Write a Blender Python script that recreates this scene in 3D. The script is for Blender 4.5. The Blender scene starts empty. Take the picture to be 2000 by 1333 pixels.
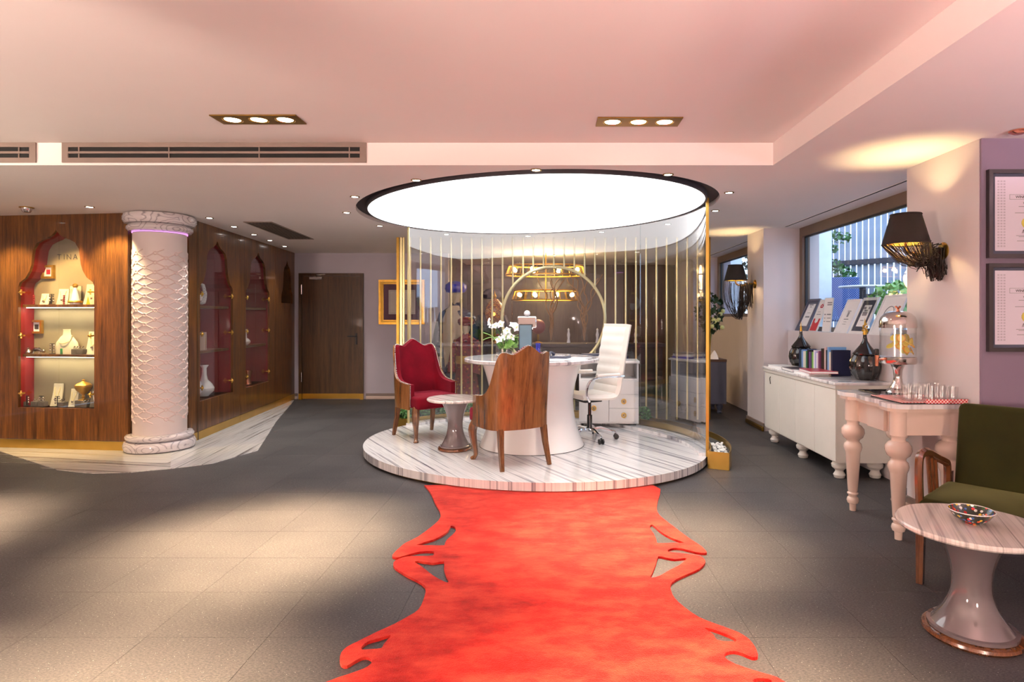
import bpy, bmesh, math, random
from mathutils import Vector, Matrix, Euler
from mathutils.geometry import tessellate_polygon
R = math.radians
PI = math.pi
random.seed(7)
SC = bpy.context.scene
COL = SC.collection
# ------------------------------------------------------------------ camera, world, exposure
FPX, VX, HY, EYE = 1180.0, 1073.0, 619.0, 1.40      # focal length in pixels (2000 wide), vanishing point, eye height
cam_d = bpy.data.cameras.new('camera')
cam = bpy.data.objects.new('camera', cam_d)
COL.objects.link(cam)
cam.location = (0, 0, EYE)
cam.rotation_euler = (R(90), 0, 0)
cam_d.sensor_width = 36.0
cam_d.lens = 36.0 * FPX / 2000.0
cam_d.shift_x = -(VX - 1000.0) / 2000.0
cam_d.shift_y = -(666.5 - HY) / 2000.0
cam_d.clip_start = 0.05
SC.camera = cam
SC.view_settings.view_transform = 'Standard'
SC.view_settings.look = 'None'
SC.view_settings.gamma = 1.0
SC.view_settings.use_curve_mapping = False
SC.view_settings.exposure = 0.8
SC.cycles.use_denoising = True
SC.cycles.max_bounces = 7
SC.cycles.diffuse_bounces = 4
SC.cycles.glossy_bounces = 3
SC.cycles.transmission_bounces = 3
SC.cycles.use_adaptive_sampling = True
SC.cycles.adaptive_threshold = 0.04
SC.cycles.use_light_tree = False
SC.cycles.transparent_max_bounces = 40
SC.cycles.caustics_reflective = False
SC.cycles.caustics_refractive = False
SC.cycles.sample_clamp_indirect = 6.0
w = bpy.data.worlds.new('daylight'); SC.world = w; w.use_nodes = True
bg = w.node_tree.nodes['Background']
bg.inputs[0].default_value = (0.55, 0.74, 1.0, 1); bg.inputs[1].default_value = 1.9

def at(px, py, Y):                 # point seen at a pixel, at depth Y
    return ((px - VX) * Y / FPX, Y, EYE - (py - HY) * Y / FPX)
def on(px, py, z=0.0):             # point seen at a pixel, on the horizontal plane z
    Y = FPX * (EYE - z) / (py - HY)
    return ((px - VX) * Y / FPX, Y)
def atx(px, X):                    # depth at which the plane X=const is seen at column px
    return X * FPX / (px - VX)

def lin(r, g, b):
    f = lambda c: (c / 255.0 / 12.92) if c <= 10 else ((c / 255.0 + 0.055) / 1.055) ** 2.4
    return (f(r), f(g), f(b))
# ------------------------------------------------------------------ materials
class NT:
    def __init__(s, name):
        s.m = bpy.data.materials.new(name); s.m.use_nodes = True
        s.t = s.m.node_tree; s.n = s.t.nodes; s.n.clear()
        s.out = s.n.new('ShaderNodeOutputMaterial')
    def new(s, t, **k):
        nd = s.n.new(t)
        for a, v in k.items():
            if a.startswith('i_'):
                nd.inputs[int(a[2:]) if a[2:].isdigit() else a[2:].replace('_', ' ')].default_value = v
            else: setattr(nd, a, v)
        return nd
    def ln(s, a, b): s.t.links.new(a, b)
    def surf(s, sh): s.ln(sh.outputs[0], s.out.inputs[0]); return s.m
def c4(c): return (c[0], c[1], c[2], 1.0)
def ramp(nt, fac, stops):
    r = nt.new('ShaderNodeValToRGB'); e = r.color_ramp.elements
    while len(e) < len(stops): e.new(0.5)
    for k, (p, c) in enumerate(stops): e[k].position = p; e[k].color = c4(c)
    nt.ln(fac, r.inputs[0]); return r.outputs[0]
def prin(nt, rough=.5, metal=0., coat=0., sheen=0., spec=.5):
    p = nt.new('ShaderNodeBsdfPrincipled')
    p.inputs['Roughness'].default_value = rough; p.inputs['Metallic'].default_value = metal
    p.inputs['Coat Weight'].default_value = coat; p.inputs['Sheen Weight'].default_value = sheen
    p.inputs['Specular IOR Level'].default_value = spec
    if sheen: p.inputs['Sheen Roughness'].default_value = .35
    return p
def coords(nt, world=False):
    if world: return nt.new('ShaderNodeNewGeometry').outputs['Position']
    return nt.new('ShaderNodeTexCoord').outputs['Object']
def mapped(nt, v, scale, rot=(0, 0, 0)):
    m = nt.new('ShaderNodeMapping'); nt.ln(v, m.inputs[0]); m.inputs['Scale'].default_value = scale; m.inputs['Rotation'].default_value = rot
    return m.outputs[0]
def noise(nt, v, scale, detail=3., rough=.55):
    n = nt.new('ShaderNodeTexNoise'); nt.ln(v, n.inputs['Vector']); n.inputs['Scale'].default_value = scale
    n.inputs['Detail'].default_value = detail; n.inputs['Roughness'].default_value = rough
    return n.outputs[0]
def bumpto(nt, p, h, strength, dist=.01):
    b = nt.new('ShaderNodeBump'); b.inputs['Strength'].default_value = strength; b.inputs['Distance'].default_value = dist
    nt.ln(h, b.inputs['Height']); nt.ln(b.outputs[0], p.inputs['Normal'])
def M(name, col, rough=.5, metal=0., var=.06, vscale=6., bump=0., bscale=80., coat=0., sheen=0., spec=.5, world=False):
    nt = NT(name); p = prin(nt, rough, metal, coat, sheen, spec); v = coords(nt, world)
    f = noise(nt, v, vscale)
    c = ramp(nt, f, [(.3, tuple(x * (1 - var) for x in col)), (.7, tuple(min(1, x * (1 + var)) for x in col))])
    nt.ln(c, p.inputs['Base Color'])
    if sheen: nt.ln(c, p.inputs['Sheen Tint'])
    if bump: bumpto(nt, p, noise(nt, v, bscale, 2.), bump, .004)
    return nt.surf(p)
def EM(name, col, strength, sample=False):
    nt = NT(name); nt.m.cycles.emission_sampling = 'AUTO' if sample else 'NONE'; e = nt.new('ShaderNodeEmission'); e.inputs[0].default_value = c4(col); e.inputs[1].default_value = strength
    return nt.surf(e)
def wood(name, dark, mid, light, scale=1., rough=.3, coat=.25, grain=(16, 16, .9)):
    nt = NT(name); p = prin(nt, rough, 0, coat); v = coords(nt)
    f = noise(nt, mapped(nt, v, tuple(g * scale for g in grain)), 1.6, 6., .65)
    f2 = noise(nt, mapped(nt, v, tuple(g * scale * 6 for g in grain)), 1.5, 3.)
    mx = nt.new('ShaderNodeMath', operation='MULTIPLY_ADD'); nt.ln(f2, mx.inputs[0]); mx.inputs[1].default_value = .35; nt.ln(f, mx.inputs[2])
    c = ramp(nt, mx.outputs[0], [(.45, dark), (.64, mid), (.88, light)])
    nt.ln(c, p.inputs['Base Color']); bumpto(nt, p, f2, .06, .003)
    return nt.surf(p)
def marble(name, n, base, dark, freq=9., rough=.12, cover=.5, world=False, coat=.3):
    nt = NT(name); p = prin(nt, rough, 0, coat); v = coords(nt, world)
    d = nt.new('ShaderNodeVectorMath', operation='DOT_PRODUCT'); nt.ln(v, d.inputs[0]); d.inputs[1].default_value = n
    t = nt.new('ShaderNodeVectorMath', operation='DOT_PRODUCT'); nt.ln(v, t.inputs[0]); t.inputs[1].default_value = (-n[1], n[0], 0)
    cb = nt.new('ShaderNodeCombineXYZ'); a = nt.new('ShaderNodeMath', operation='MULTIPLY'); nt.ln(d.outputs['Value'], a.inputs[0]); a.inputs[1].default_value = freq
    b = nt.new('ShaderNodeMath', operation='MULTIPLY'); nt.ln(t.outputs['Value'], b.inputs[0]); b.inputs[1].default_value = freq * .018
    nt.ln(a.outputs[0], cb.inputs[0]); nt.ln(b.outputs[0], cb.inputs[1])
    f = noise(nt, cb.outputs[0], 1.25, 4., .68)
    w = tuple(x * .45 + y * .55 for x, y in zip(base, dark)); q = tuple(x * .78 + y * .22 for x, y in zip(base, dark))
    c = ramp(nt, f, [(.30, dark), (.38 + .05 * cover, w), (.43 + .06 * cover, base), (.52, base), (.545, q), (.60, base), (.635, w), (.70, dark)])
    nt.ln(c, p.inputs['Base Color'])
    return nt.surf(p)
def ringmarble(name, base, dark):
    nt = NT(name); p = prin(nt, .14, 0, .4); v = coords(nt)
    vo = nt.new('ShaderNodeTexVoronoi'); nt.ln(mapped(nt, v, (1, 1, 2.0)), vo.inputs['Vector']); vo.inputs['Scale'].default_value = 4.2
    ns = noise(nt, v, 9., 3.)
    s = nt.new('ShaderNodeMath', operation='MULTIPLY_ADD'); nt.ln(ns, s.inputs[0]); s.inputs[1].default_value = .22; nt.ln(vo.outputs['Distance'], s.inputs[2])
    m = nt.new('ShaderNodeMath', operation='PINGPONG'); nt.ln(s.outputs[0], m.inputs[0]); m.inputs[1].default_value = .09
    c = ramp(nt, m.outputs[0], [(.0, base), (.055, base), (.078, tuple(x*.5+y*.5 for x,y in zip(base,dark))), (.09, dark)])
    e = nt.n[-1]
    nt.ln(c, p.inputs['Base Color'])
    return nt.surf(p)
def GL(name, tint=(.97, .985, .98), ior=1.5, gain=1.0, rough=0.):
    nt = NT(name); tr = nt.new('ShaderNodeBsdfTransparent'); tr.inputs[0].default_value = c4(tint)
    gl = nt.new('ShaderNodeBsdfGlossy'); gl.inputs['Roughness'].default_value = rough; gl.inputs[0].default_value = (1, 1, 1, 1)
    lw = nt.new('ShaderNodeLayerWeight'); lw.inputs[0].default_value = .5
    pw = nt.new('ShaderNodeMath', operation='POWER'); nt.ln(lw.outputs['Facing'], pw.inputs[0]); pw.inputs[1].default_value = 5.
    f0 = ((ior - 1) / (ior + 1)) ** 2
    m = nt.new('ShaderNodeMath', operation='MULTIPLY_ADD', use_clamp=True); nt.ln(pw.outputs[0], m.inputs[0]); m.inputs[1].default_value = (1 - f0) * gain; m.inputs[2].default_value = f0 * gain
    mx = nt.new('ShaderNodeMixShader'); nt.ln(m.outputs[0], mx.inputs[0]); nt.ln(tr.outputs[0], mx.inputs[1]); nt.ln(gl.outputs[0], mx.inputs[2])
    return nt.surf(mx)
def spotty(name, base, cols, scale=40., rough=.25, coat=.4):
    nt = NT(name); p = prin(nt, rough, 0, coat); v = coords(nt)
    vo = nt.new('ShaderNodeTexVoronoi'); nt.ln(v, vo.inputs['Vector']); vo.inputs['Scale'].default_value = scale
    sp = nt.new('ShaderNodeSeparateColor'); nt.ln(vo.outputs['Color'], sp.inputs[0])
    k = len(cols); st = [(i / k, c) for i, c in enumerate(cols)]
    r = nt.new('ShaderNodeValToRGB'); r.color_ramp.interpolation = 'CONSTANT'; e = r.color_ramp.elements
    while len(e) < k: e.new(.5)
    for i, (q, c) in enumerate(st): e[i].position = q; e[i].color = c4(c)
    nt.ln(sp.outputs[0], r.inputs[0])
    th = nt.new('ShaderNodeMath', operation='LESS_THAN'); nt.ln(vo.outputs['Distance'], th.inputs[0]); th.inputs[1].default_value = .42
    mx = nt.new('ShaderNodeMix', data_type='RGBA'); nt.ln(th.outputs[0], mx.inputs[0]); mx.inputs[6].default_value = c4(base); nt.ln(r.outputs[0], mx.inputs[7])
    nt.ln(mx.outputs[2], p.inputs['Base Color'])
    return nt.surf(p)
def checkm(name, a, b, scale):
    nt = NT(name); p = prin(nt, .9); v = coords(nt)
    ch = nt.new('ShaderNodeTexChecker'); nt.ln(v, ch.inputs[0]); ch.inputs[1].default_value = c4(a); ch.inputs[2].default_value = c4(b); ch.inputs[3].default_value = scale
    nt.ln(ch.outputs[0], p.inputs['Base Color']); return nt.surf(p)
def floorm():
    nt = NT('dark_textured_floor'); p = prin(nt, .52, 0, 0, 0, .4); v = coords(nt, True)
    f = noise(nt, mapped(nt, v, (1, 2.0, 1), (0, 0, R(20))), 85., 4., .75)
    g = noise(nt, v, 1.7, 3.)
    mx = nt.new('ShaderNodeMath', operation='MULTIPLY_ADD'); nt.ln(g, mx.inputs[0]); mx.inputs[1].default_value = .25; nt.ln(f, mx.inputs[2])
    c = ramp(nt, mx.outputs[0], [(.38, (.008, .008, .010)), (.58, (.031, .030, .033)), (.78, (.088, .083, .082))])
    vo = nt.new('ShaderNodeTexVoronoi'); nt.ln(v, vo.inputs['Vector']); vo.inputs['Scale'].default_value = 55.
    th = nt.new('ShaderNodeMath', operation='LESS_THAN'); nt.ln(vo.outputs['Distance'], th.inputs[0]); th.inputs[1].default_value = .055
    m2 = nt.new('ShaderNodeMix', data_type='RGBA'); nt.ln(th.outputs[0], m2.inputs[0]); nt.ln(c, m2.inputs[6]); m2.inputs[7].default_value = (.8, .78, .74, 1)
    nt.ln(m2.outputs[2], p.inputs['Base Color']); bumpto(nt, p, f, .35, .004)
    return nt.surf(p)
def rugm():
    nt = NT('red_rug_pile'); p = prin(nt, .95, 0, 0, .35, .1); v = coords(nt, True)
    f = noise(nt, mapped(nt, v, (1, 1.8, 1)), 4.5, 8., .72)
    c = ramp(nt, f, [(.30, lin(128, 12, 14)), (.45, lin(176, 28, 26)), (.66, lin(208, 66, 50))])
    nt.ln(c, p.inputs['Base Color']); p.inputs['Sheen Tint'].default_value = (1, .5, .42, 1)
    bumpto(nt, p, noise(nt, v, 260., 2.), .6, .006)
    return nt.surf(p)
def velvet(name, col, tint):
    nt = NT(name); p = prin(nt, .85, 0, 0, .3, .15); v = coords(nt)
    f = noise(nt, v, 5., 4.)
    c = ramp(nt, f, [(.3, tuple(x * .75 for x in col)), (.72, tuple(x * 1.25 for x in col))])
    nt.ln(c, p.inputs['Base Color']); p.inputs['Sheen Tint'].default_value = c4(tint)
    bumpto(nt, p, noise(nt, v, 400., 1.), .2, .002)
    return nt.surf(p)

MAT = dict(
    wall=M('warm_white_wall', lin(214, 205, 206), .75, var=.02, vscale=2.),
    ceil=M('ceiling_paint', lin(240, 232, 229), .8, var=.015, vscale=1.),
    mauve=M('return_wall_mauve_light', lin(126, 110, 128), .75, var=.03, vscale=2.), wallgrey=M('mauve_wall', lin(190, 182, 192), .75, var=.03, vscale=2.),  # the return wall's tone has the mauve light put into its colour
    floor=floorm(), subfloor=M('floor_joint', (.05, .05, .05), .9),
    marbL=marble('striped_marble_a', (.16, .987, 0), lin(196, 192, 186), lin(84, 80, 80), 12., world=True),
    marbR=marble('striped_marble_b', (-.995, -.1, 0), lin(198, 196, 196), lin(82, 80, 88), 13., world=True),
    marbP=marble('striped_marble_podium', (.85, .53, 0), lin(222, 220, 220), lin(96, 96, 108), 15., world=True),
    marbT=marble('striped_marble_table', (.645, -.765, 0), lin(224, 214, 208), lin(104, 96, 96), 9., cover=.9), marbD=marble('striped_marble_desk', (.25, .97, 0), lin(226, 222, 222), lin(116, 112, 120), 9., cover=.6),
    marbS=marble('striped_marble_sideboard', (.35, .94, 0), lin(232, 228, 228), lin(130, 124, 130), 5., cover=.4),
    marbC=ringmarble('ringed_marble', lin(206, 198, 200), lin(142, 134, 140)),
    wallwood=wood('walnut_panelling', (.018, .006, .002), (.085, .029, .006), (.20, .078, .014)),
    doorwood=wood('dark_walnut_door', (.022, .010, .005), (.062, .030, .013), (.105, .052, .022)),
    chairwood=wood('polished_walnut', (.045, .016, .006), (.17, .066, .020), (.28, .118, .036), 1., .22, .5, (9, 9, .8)),
    legwood=wood('brown_leg_wood', (.05, .018, .007), (.13, .050, .017), (.20, .085, .03), 2., .25, .4),
    armwood=wood('red_brown_wood', (.04, .012, .005), (.11, .036, .012), (.18, .062, .02), 2., .2, .6),
    brass=M('brushed_brass', lin(206, 168, 84), .28, 1., var=.1, vscale=3.),
    brassdark=M('aged_brass', lin(150, 118, 52), .35, 1., var=.12, vscale=8.),
    gold=M('satin_gold_rod', lin(236, 220, 164), .35, .6, var=.05),
    goldframe=M('gilt_frame', lin(206, 160, 66), .35, .85, var=.15, vscale=20.),
    chrome=M('chrome', (.82, .82, .84), .06, 1., var=.01),
    steel=M('polished_steel', (.75, .71, .68), .10, 1., var=.03),
    copper=M('rose_copper', lin(226, 150, 120), .15, 1.),
    black=M('black_plastic', (.012, .012, .013), .4), blackg=M('gloss_black', (.012, .010, .010), .12, coat=.6),
    darkrec=M('dark_recess', lin(52, 46, 52), .6),
    white=M('white_lacquer', lin(238, 234, 232), .22, coat=.3, var=.01), whitew=M('white_cabinet_paint', lin(226, 222, 214), .35, var=.02),
    pink=M('cream_pink_lacquer', lin(220, 196, 182), .18, coat=.5, var=.02),
    leather=M('white_leather', lin(232, 226, 218), .38, var=.03, bump=.1, bscale=180.),
    greygloss=M('grey_gloss_lacquer', lin(104, 94, 96), .07, coat=.8, var=.05),
    redvel=velvet('crimson_velvet', lin(102, 3, 22), (1, .2, .35)), greenvel=velvet('moss_green_velvet', lin(34, 35, 8), (.75, .75, .3)),
    nail=M('nailhead', (.78, .76, .74), .25, 1.),
    taupe=M('taupe_metal', lin(128, 112, 104), .45), taupef=M('bronze_window_frame', lin(112, 94, 78), .45),
    slotdark=M('vent_shadow', (.01, .01, .01), .9),
    glass=GL('clear_glass'), pglass=GL('partition_glass', (.955, .97, .985), 1.52, 1.8), wglass=GL('window_glass', (.97, .98, 1.), 1.5, .8),
    tumbler=GL('tumbler_glass', (.985, .985, .985), 1.5, 1.2, .15), smoke=GL('smoked_glass', (.5, .5, .5)),
    disc=EM('stretched_light_ceiling', (1., .985, .99), 1.9, True), lens=EM('lamp_lens', (1., .95, .88), 14.), lensw=EM('lamp_lens_warm', (1., .72, .38), 14.),
    led=EM('warm_led', (1., .86, .58), 9.), bulb=EM('warm_bulb', (1., .66, .28), 16.), pinkled=EM('violet_led', (.9, .35, .9), 1.0),
    boardc=M('pale_board_cloth', lin(206, 198, 176), .85), fabric=M('beige_display_cloth', lin(138, 126, 102), .9, bump=.1, bscale=200.), fabric2=M('grey_display_cloth', lin(92, 84, 76), .85),
    burg=M('burgundy_lining', lin(122, 14, 34), .75), redpanel=M('red_lining', lin(126, 6, 18), .6),
    rug=rugm(), porcelain=spotty('patterned_porcelain', lin(222, 220, 226), [lin(150, 150, 175), lin(222, 220, 226), lin(190, 186, 200)], 90.), china=M('white_china', lin(232, 228, 230), .15, coat=.6),
    leaf=M('box_leaf', (.05, .16, .035), .6, var=.5, vscale=30.), leafd=M('dark_leaf', (.012, .04, .012), .5, var=.5, vscale=30.), leafl=M('pale_leaf', (.22, .42, .10), .5, var=.3, vscale=30.),
    petal=M('white_petal', lin(240, 238, 240), .5, var=.02), rose=M('cream_rose', lin(226, 230, 160), .6, var=.1),
    twig=M('curly_twig', (.36, .19, .07), .6), pebble=M('white_pebble', (.8, .79, .76), .6),
    fringe=M('dark_fringe', (.018, .012, .010), .8), shade=M('dark_brown_shade', (.011, .007, .005), .85, bump=.2, bscale=60.), shadein=M('gold_shade_lining', lin(190, 150, 60), .6),
    paper=M('white_paper', lin(236, 234, 234), .7, var=.01), lilac=M('certificate_paper', lin(226, 216, 230), .6, var=.01), ink=M('ink', (.03, .03, .035), .7), inkgrey=M('grey_ink', (.25, .25, .27), .7), redink=M('red_print', lin(190, 36, 56), .6),
    framedk=M('dark_frame', (.022, .016, .016), .3, coat=.3), matdk=M('slate_mat', lin(62, 66, 82), .7), framewh=M('white_frame', lin(232, 230, 230), .3), frameblue=M('blue_grey_frame', lin(78, 82, 100), .4),
    seal=M('gold_seal', lin(212, 196, 92), .4, .3), acrylic=GL('acrylic', (.96, .98, .98)),
    navy=M('navy_cloth', lin(18, 24, 60), .7), royal=M('royal_blue_silk', lin(28, 40, 168), .35, sheen=.4, var=.3, vscale=14.), skin=M('mannequin_cloth_ivory', lin(190, 172, 144), .7), robe=spotty('red_gold_brocade', lin(110, 10, 28), [lin(170, 120, 40), lin(110, 10, 28), lin(60, 8, 20), lin(140, 20, 40)], 26., .6, 0.), goldcloth=M('gold_cloth', lin(176, 134, 62), .5, .4, var=.2, vscale=12.),
    slate=M('slate_blue_cabinet', lin(70, 74, 92), .45), browntop=M('brown_top', lin(76, 52, 40), .4),
    darkroom=wood('dark_room_panel', (.02, .012, .008), (.06, .036, .022), (.10, .062, .04)),
    amber=EM('amber_glow', (1., .42, .08), 1.6), screen=M('blue_grey_screen_back', lin(86, 116, 132), .35, var=.1), bluep=M('blue_plastic', lin(40, 52, 190), .3),
    bowl=spotty('painted_bowl', (.012, .022, .012), [lin(236, 90, 40), lin(240, 240, 236), lin(60, 100, 170), lin(228, 190, 60), (.012, .022, .012), lin(40, 70, 20), lin(200, 40, 36)], 62.),
    orange=M('orange_rind', lin(240, 160, 20), .4), lemon=M('lemon_flesh', lin(238, 214, 90), .35), water=GL('water', (.95, .97, .98), 1.33, .6),
    check=checkm('red_gingham', lin(196, 40, 52), lin(236, 214, 208), 95.),
    extwall=M('white_render', lin(228, 234, 240), .8), fence=M('grey_blue_slat', lin(150, 160, 178), .7, var=.15, vscale=3.), fencedk=M('dark_fence_rail', lin(60, 62, 74), .7),
    wicker=checkm('navy_wicker', lin(38, 52, 110), lin(120, 140, 190), 60.), ground=M('outdoor_paving', lin(110, 112, 118), .9, var=.2),
    violet=M('violet_shell', lin(206, 190, 206), .7), green=M('green_bottle', lin(20, 120, 50), .15, coat=.5),
)
# ------------------------------------------------------------------ mesh helpers
def nb(): return bmesh.new()
def box(bm, x0, x1, y0, y1, z0, z1, bev=0., rot=None, seg=1):
    vs = [bm.verts.new(Vector(p)) for p in ((x0, y0, z0), (x1, y0, z0), (x1, y1, z0), (x0, y1, z0), (x0, y0, z1), (x1, y0, z1), (x1, y1, z1), (x0, y1, z1))]
    fs = [bm.faces.new([vs[i] for i in q]) for q in ((3, 2, 1, 0), (4, 5, 6, 7), (0, 1, 5, 4), (1, 2, 6, 5), (2, 3, 7, 6), (3, 0, 4, 7))]
    if bev:
        es = list({e for f in fs for e in f.edges})
        r = bmesh.ops.bevel(bm, geom=es, offset=bev, segments=seg, affect='EDGES', profile=.5)
        vs = [v for v in r['verts']] + [v for v in vs if v.is_valid]
        vs = list(set(vs))
    if rot is not None: bmesh.ops.transform(bm, matrix=rot, verts=vs)
    return bm
def ring_pts(c, u, v, r, n, ph=0.): return [c + u * (math.cos(2 * PI * k / n + ph) * r) + v * (math.sin(2 * PI * k / n + ph) * r) for k in range(n)]
def tube(bm, pts, r, n=8, cap=True, ph=0., flat=None):
    pts = [Vector(p) for p in pts]; rr = r if isinstance(r, (list, tuple)) else [r] * len(pts)
    prev = None; rings = []
    for i, p in enumerate(pts):
        t = (pts[min(i + 1, len(pts) - 1)] - pts[max(i - 1, 0)])
        if t.length < 1e-9: t = Vector((0, 0, 1))
        t.normalize()
        if prev is None:
            a = Vector((0, 0, 1)) if abs(t.z) < .9 else Vector((1, 0, 0)); u = t.cross(a).normalized()
        else:
            u = (prev - t * prev.dot(t))
            u = u.normalized() if u.length > 1e-6 else t.orthogonal().normalized()
        prev = u; v = t.cross(u)
        rings.append([bm.verts.new(q) for q in ring_pts(p, u, v * (flat or 1.), rr[i], n, ph)])
    for a, b in zip(rings, rings[1:]):
        for k in range(n): bm.faces.new((a[k], a[(k + 1) % n], b[(k + 1) % n], b[k]))
    if cap and n > 2:
        bm.faces.new(rings[0][::-1]); bm.faces.new(rings[-1])
    return bm
def loop(bm, pts, r, n=6):
    pts = [Vector(p) for p in pts]; N = len(pts); rings = []
    up = (pts[1] - pts[0]).cross(pts[2] - pts[1]).normalized()
    for i, p in enumerate(pts):
        t = (pts[(i + 1) % N] - pts[i - 1]).normalized(); u = t.cross(up).normalized()
        rings.append([bm.verts.new(q) for q in ring_pts(p, u, up, r, n)])
    for i in range(N):
        a, b = rings[i], rings[(i + 1) % N]
        for k in range(n): bm.faces.new((a[k], a[(k + 1) % n], b[(k + 1) % n], b[k]))
    return bm
def lathe(bm, prof, n=24, c=(0, 0, 0), sx=1., sy=1., wob=None, cap=True):
    c = Vector(c); rings = []
    for (r, z) in prof:
        if r < 1e-6: rings.append([bm.verts.new(c + Vector((0, 0, z)))])
        else:
            rings.append([bm.verts.new(c + Vector((math.cos(2 * PI * k / n) * r * sx * (wob(k, n, z) if wob else 1), math.sin(2 * PI * k / n) * r * sy * (wob(k, n, z) if wob else 1), z))) for k in range(n)])
    for a, b in zip(rings, rings[1:]):
        if len(a) == 1 and len(b) == 1: continue
        for k in range(n):
            if len(a) == 1: bm.faces.new((a[0], b[(k + 1) % n], b[k]))
            elif len(b) == 1: bm.faces.new((a[k], a[(k + 1) % n], b[0]))
            else: bm.faces.new((a[k], a[(k + 1) % n], b[(k + 1) % n], b[k]))
    if len(rings[0]) > 1 and cap: bm.faces.new(rings[0][::-1])
    if len(rings[-1]) > 1 and cap: bm.faces.new(rings[-1])
    return bm
def plate(bm, outer, holes, f, t0, t1):
    """polygon with holes, extruded between t0 and t1; f(u, v, t) -> point"""
    loops = [outer] + list(holes)
    tris = tessellate_polygon([[Vector((a, b, 0)) for a, b in L] for L in loops])
    flat = [p for L in loops for p in L]
    A = [bm.verts.new(Vector(f(a, b, t0))) for a, b in flat]; B = [bm.verts.new(Vector(f(a, b, t1))) for a, b in flat]
    for t in tris:
        try: bm.faces.new([A[i] for i in t]); bm.faces.new([B[i] for i in reversed(t)])
        except ValueError: pass
    o = 0
    for L in loops:
        n = len(L)
        for k in range(n):
            try: bm.faces.new((A[o + k], A[o + (k + 1) % n], B[o + (k + 1) % n], B[o + k]))
            except ValueError: pass
        o += n
    bmesh.ops.recalc_face_normals(bm, faces=bm.faces[:])
    return bm
def ball(bm, c, r, n=10, sz=1.):
    return lathe(bm, [(0 if k in (0, n // 2 + 1) else math.sin(PI * k / (n // 2 + 1)) * r, -math.cos(PI * k / (n // 2 + 1)) * r * sz) for k in range(n // 2 + 2)], n, c)
def mesh(name, bm, smooth=True, ang=38.):
    bmesh.ops.recalc_face_normals(bm, faces=bm.faces[:])
    me = bpy.data.meshes.new(name); bm.to_mesh(me); bm.free()
    if smooth:
        me.polygons.foreach_set('use_smooth', [True] * len(me.polygons)); me.set_sharp_from_angle(angle=R(ang))
    return me
def obj(name, bm, mat, parent=None, label=None, smooth=True, loc=None, rz=None):
    me = bm if isinstance(bm, bpy.types.Mesh) else mesh(name, bm, smooth)
    o = bpy.data.objects.new(name, me); COL.objects.link(o)
    if mat is not None and not me.materials: me.materials.append(MAT[mat] if isinstance(mat, str) else mat)
    if parent is not None: o.parent = parent
    if label: o['label'] = label
    if loc is not None: o.location = loc
    if rz is not None: o.rotation_euler = (0, 0, rz)
    return o
def tag(o, label, cat, group=None, kind=None):
    o['label'] = label; o['category'] = cat
    if group: o['group'] = group
    if kind: o['kind'] = kind
    return o
def thing(name, label, cat, loc=(0, 0, 0), rz=0., group=None):
    o = bpy.data.objects.new(name, None); COL.objects.link(o); o.empty_display_size = .1
    o.location = loc; o.rotation_euler = (0, 0, rz)
    return tag(o, label, cat, group)
def struct(name, bm, mat, parent=None, smooth=False):
    o = obj(name, bm, mat, parent, smooth=smooth)
    if parent is None: o['kind'] = 'structure'
    return o
def dup(root, loc, rz, label):
    r = root.copy(); COL.objects.link(r); r.location = loc; r.rotation_euler = (0, 0, rz); r['label'] = label
    for ch in list(root.children):
        c = ch.copy(); COL.objects.link(c); c.parent = r
        for g in list(ch.children):
            d = g.copy(); COL.objects.link(d); d.parent = c
    return r
def lamp(kind, loc, energy, col, parent=None, rot=(0, 0, 0), size=.05, angle=70., blend=.7):
    d = bpy.data.lights.new('lamp', kind); d.energy = energy; d.color = col
    if kind == 'SPOT': d.spot_size = R(angle); d.spot_blend = blend; d.shadow_soft_size = size
    elif kind == 'POINT': d.shadow_soft_size = size
    elif kind == 'AREA': d.size = size
    o = bpy.data.objects.new('lamp_light', d); COL.objects.link(o); o.location = loc; o.rotation_euler = rot
    if parent is not None: o.parent = parent
    return o
def textmesh(s, size, align='CENTER'):
    c = bpy.data.curves.new('t', 'FONT'); c.body = s; c.size = size; c.align_x = align; c.extrude = .0006
    o = bpy.data.objects.new('t', c); COL.objects.link(o)
    dg = bpy.context.evaluated_depsgraph_get(); me = bpy.data.meshes.new_from_object(o.evaluated_get(dg))
    bpy.data.objects.remove(o); bpy.data.curves.remove(c)
    return me
def smooth_line(pts, k=4, closed=False):
    """Catmull-Rom through the points"""
    P = [Vector(p) for p in pts]; n = len(P); out = []
    rng = range(n if closed else n - 1)
    for i in rng:
        p0 = P[(i - 1) % n] if closed or i > 0 else P[0]; p1 = P[i]; p2 = P[(i + 1) % n]; p3 = P[(i + 2) % n] if closed or i + 2 < n else P[-1]
        for j in range(k):
            t = j / k
            out.append(.5 * ((2 * p1) + (p2 - p0) * t + (2 * p0 - 5 * p1 + 4 * p2 - p3) * t * t + (3 * p1 - p0 - 3 * p2 + p3) * t ** 3))
    if not closed: out.append(P[-1])
    return out
def ell(th, rx, ry, cx, cy, s): return (cx + rx * math.cos(th) - s * ry * math.sin(th), cy + ry * math.sin(th))
ORD = ['first', 'second', 'third', 'fourth', 'fifth', 'sixth', 'seventh', 'eighth', 'ninth', 'tenth', 'eleventh', 'twelfth', 'thirteenth', 'fourteenth', 'fifteenth', 'sixteenth', 'seventeenth', 'eighteenth', 'nineteenth', 'twentieth', 'twenty-first', 'twenty-second']
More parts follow.
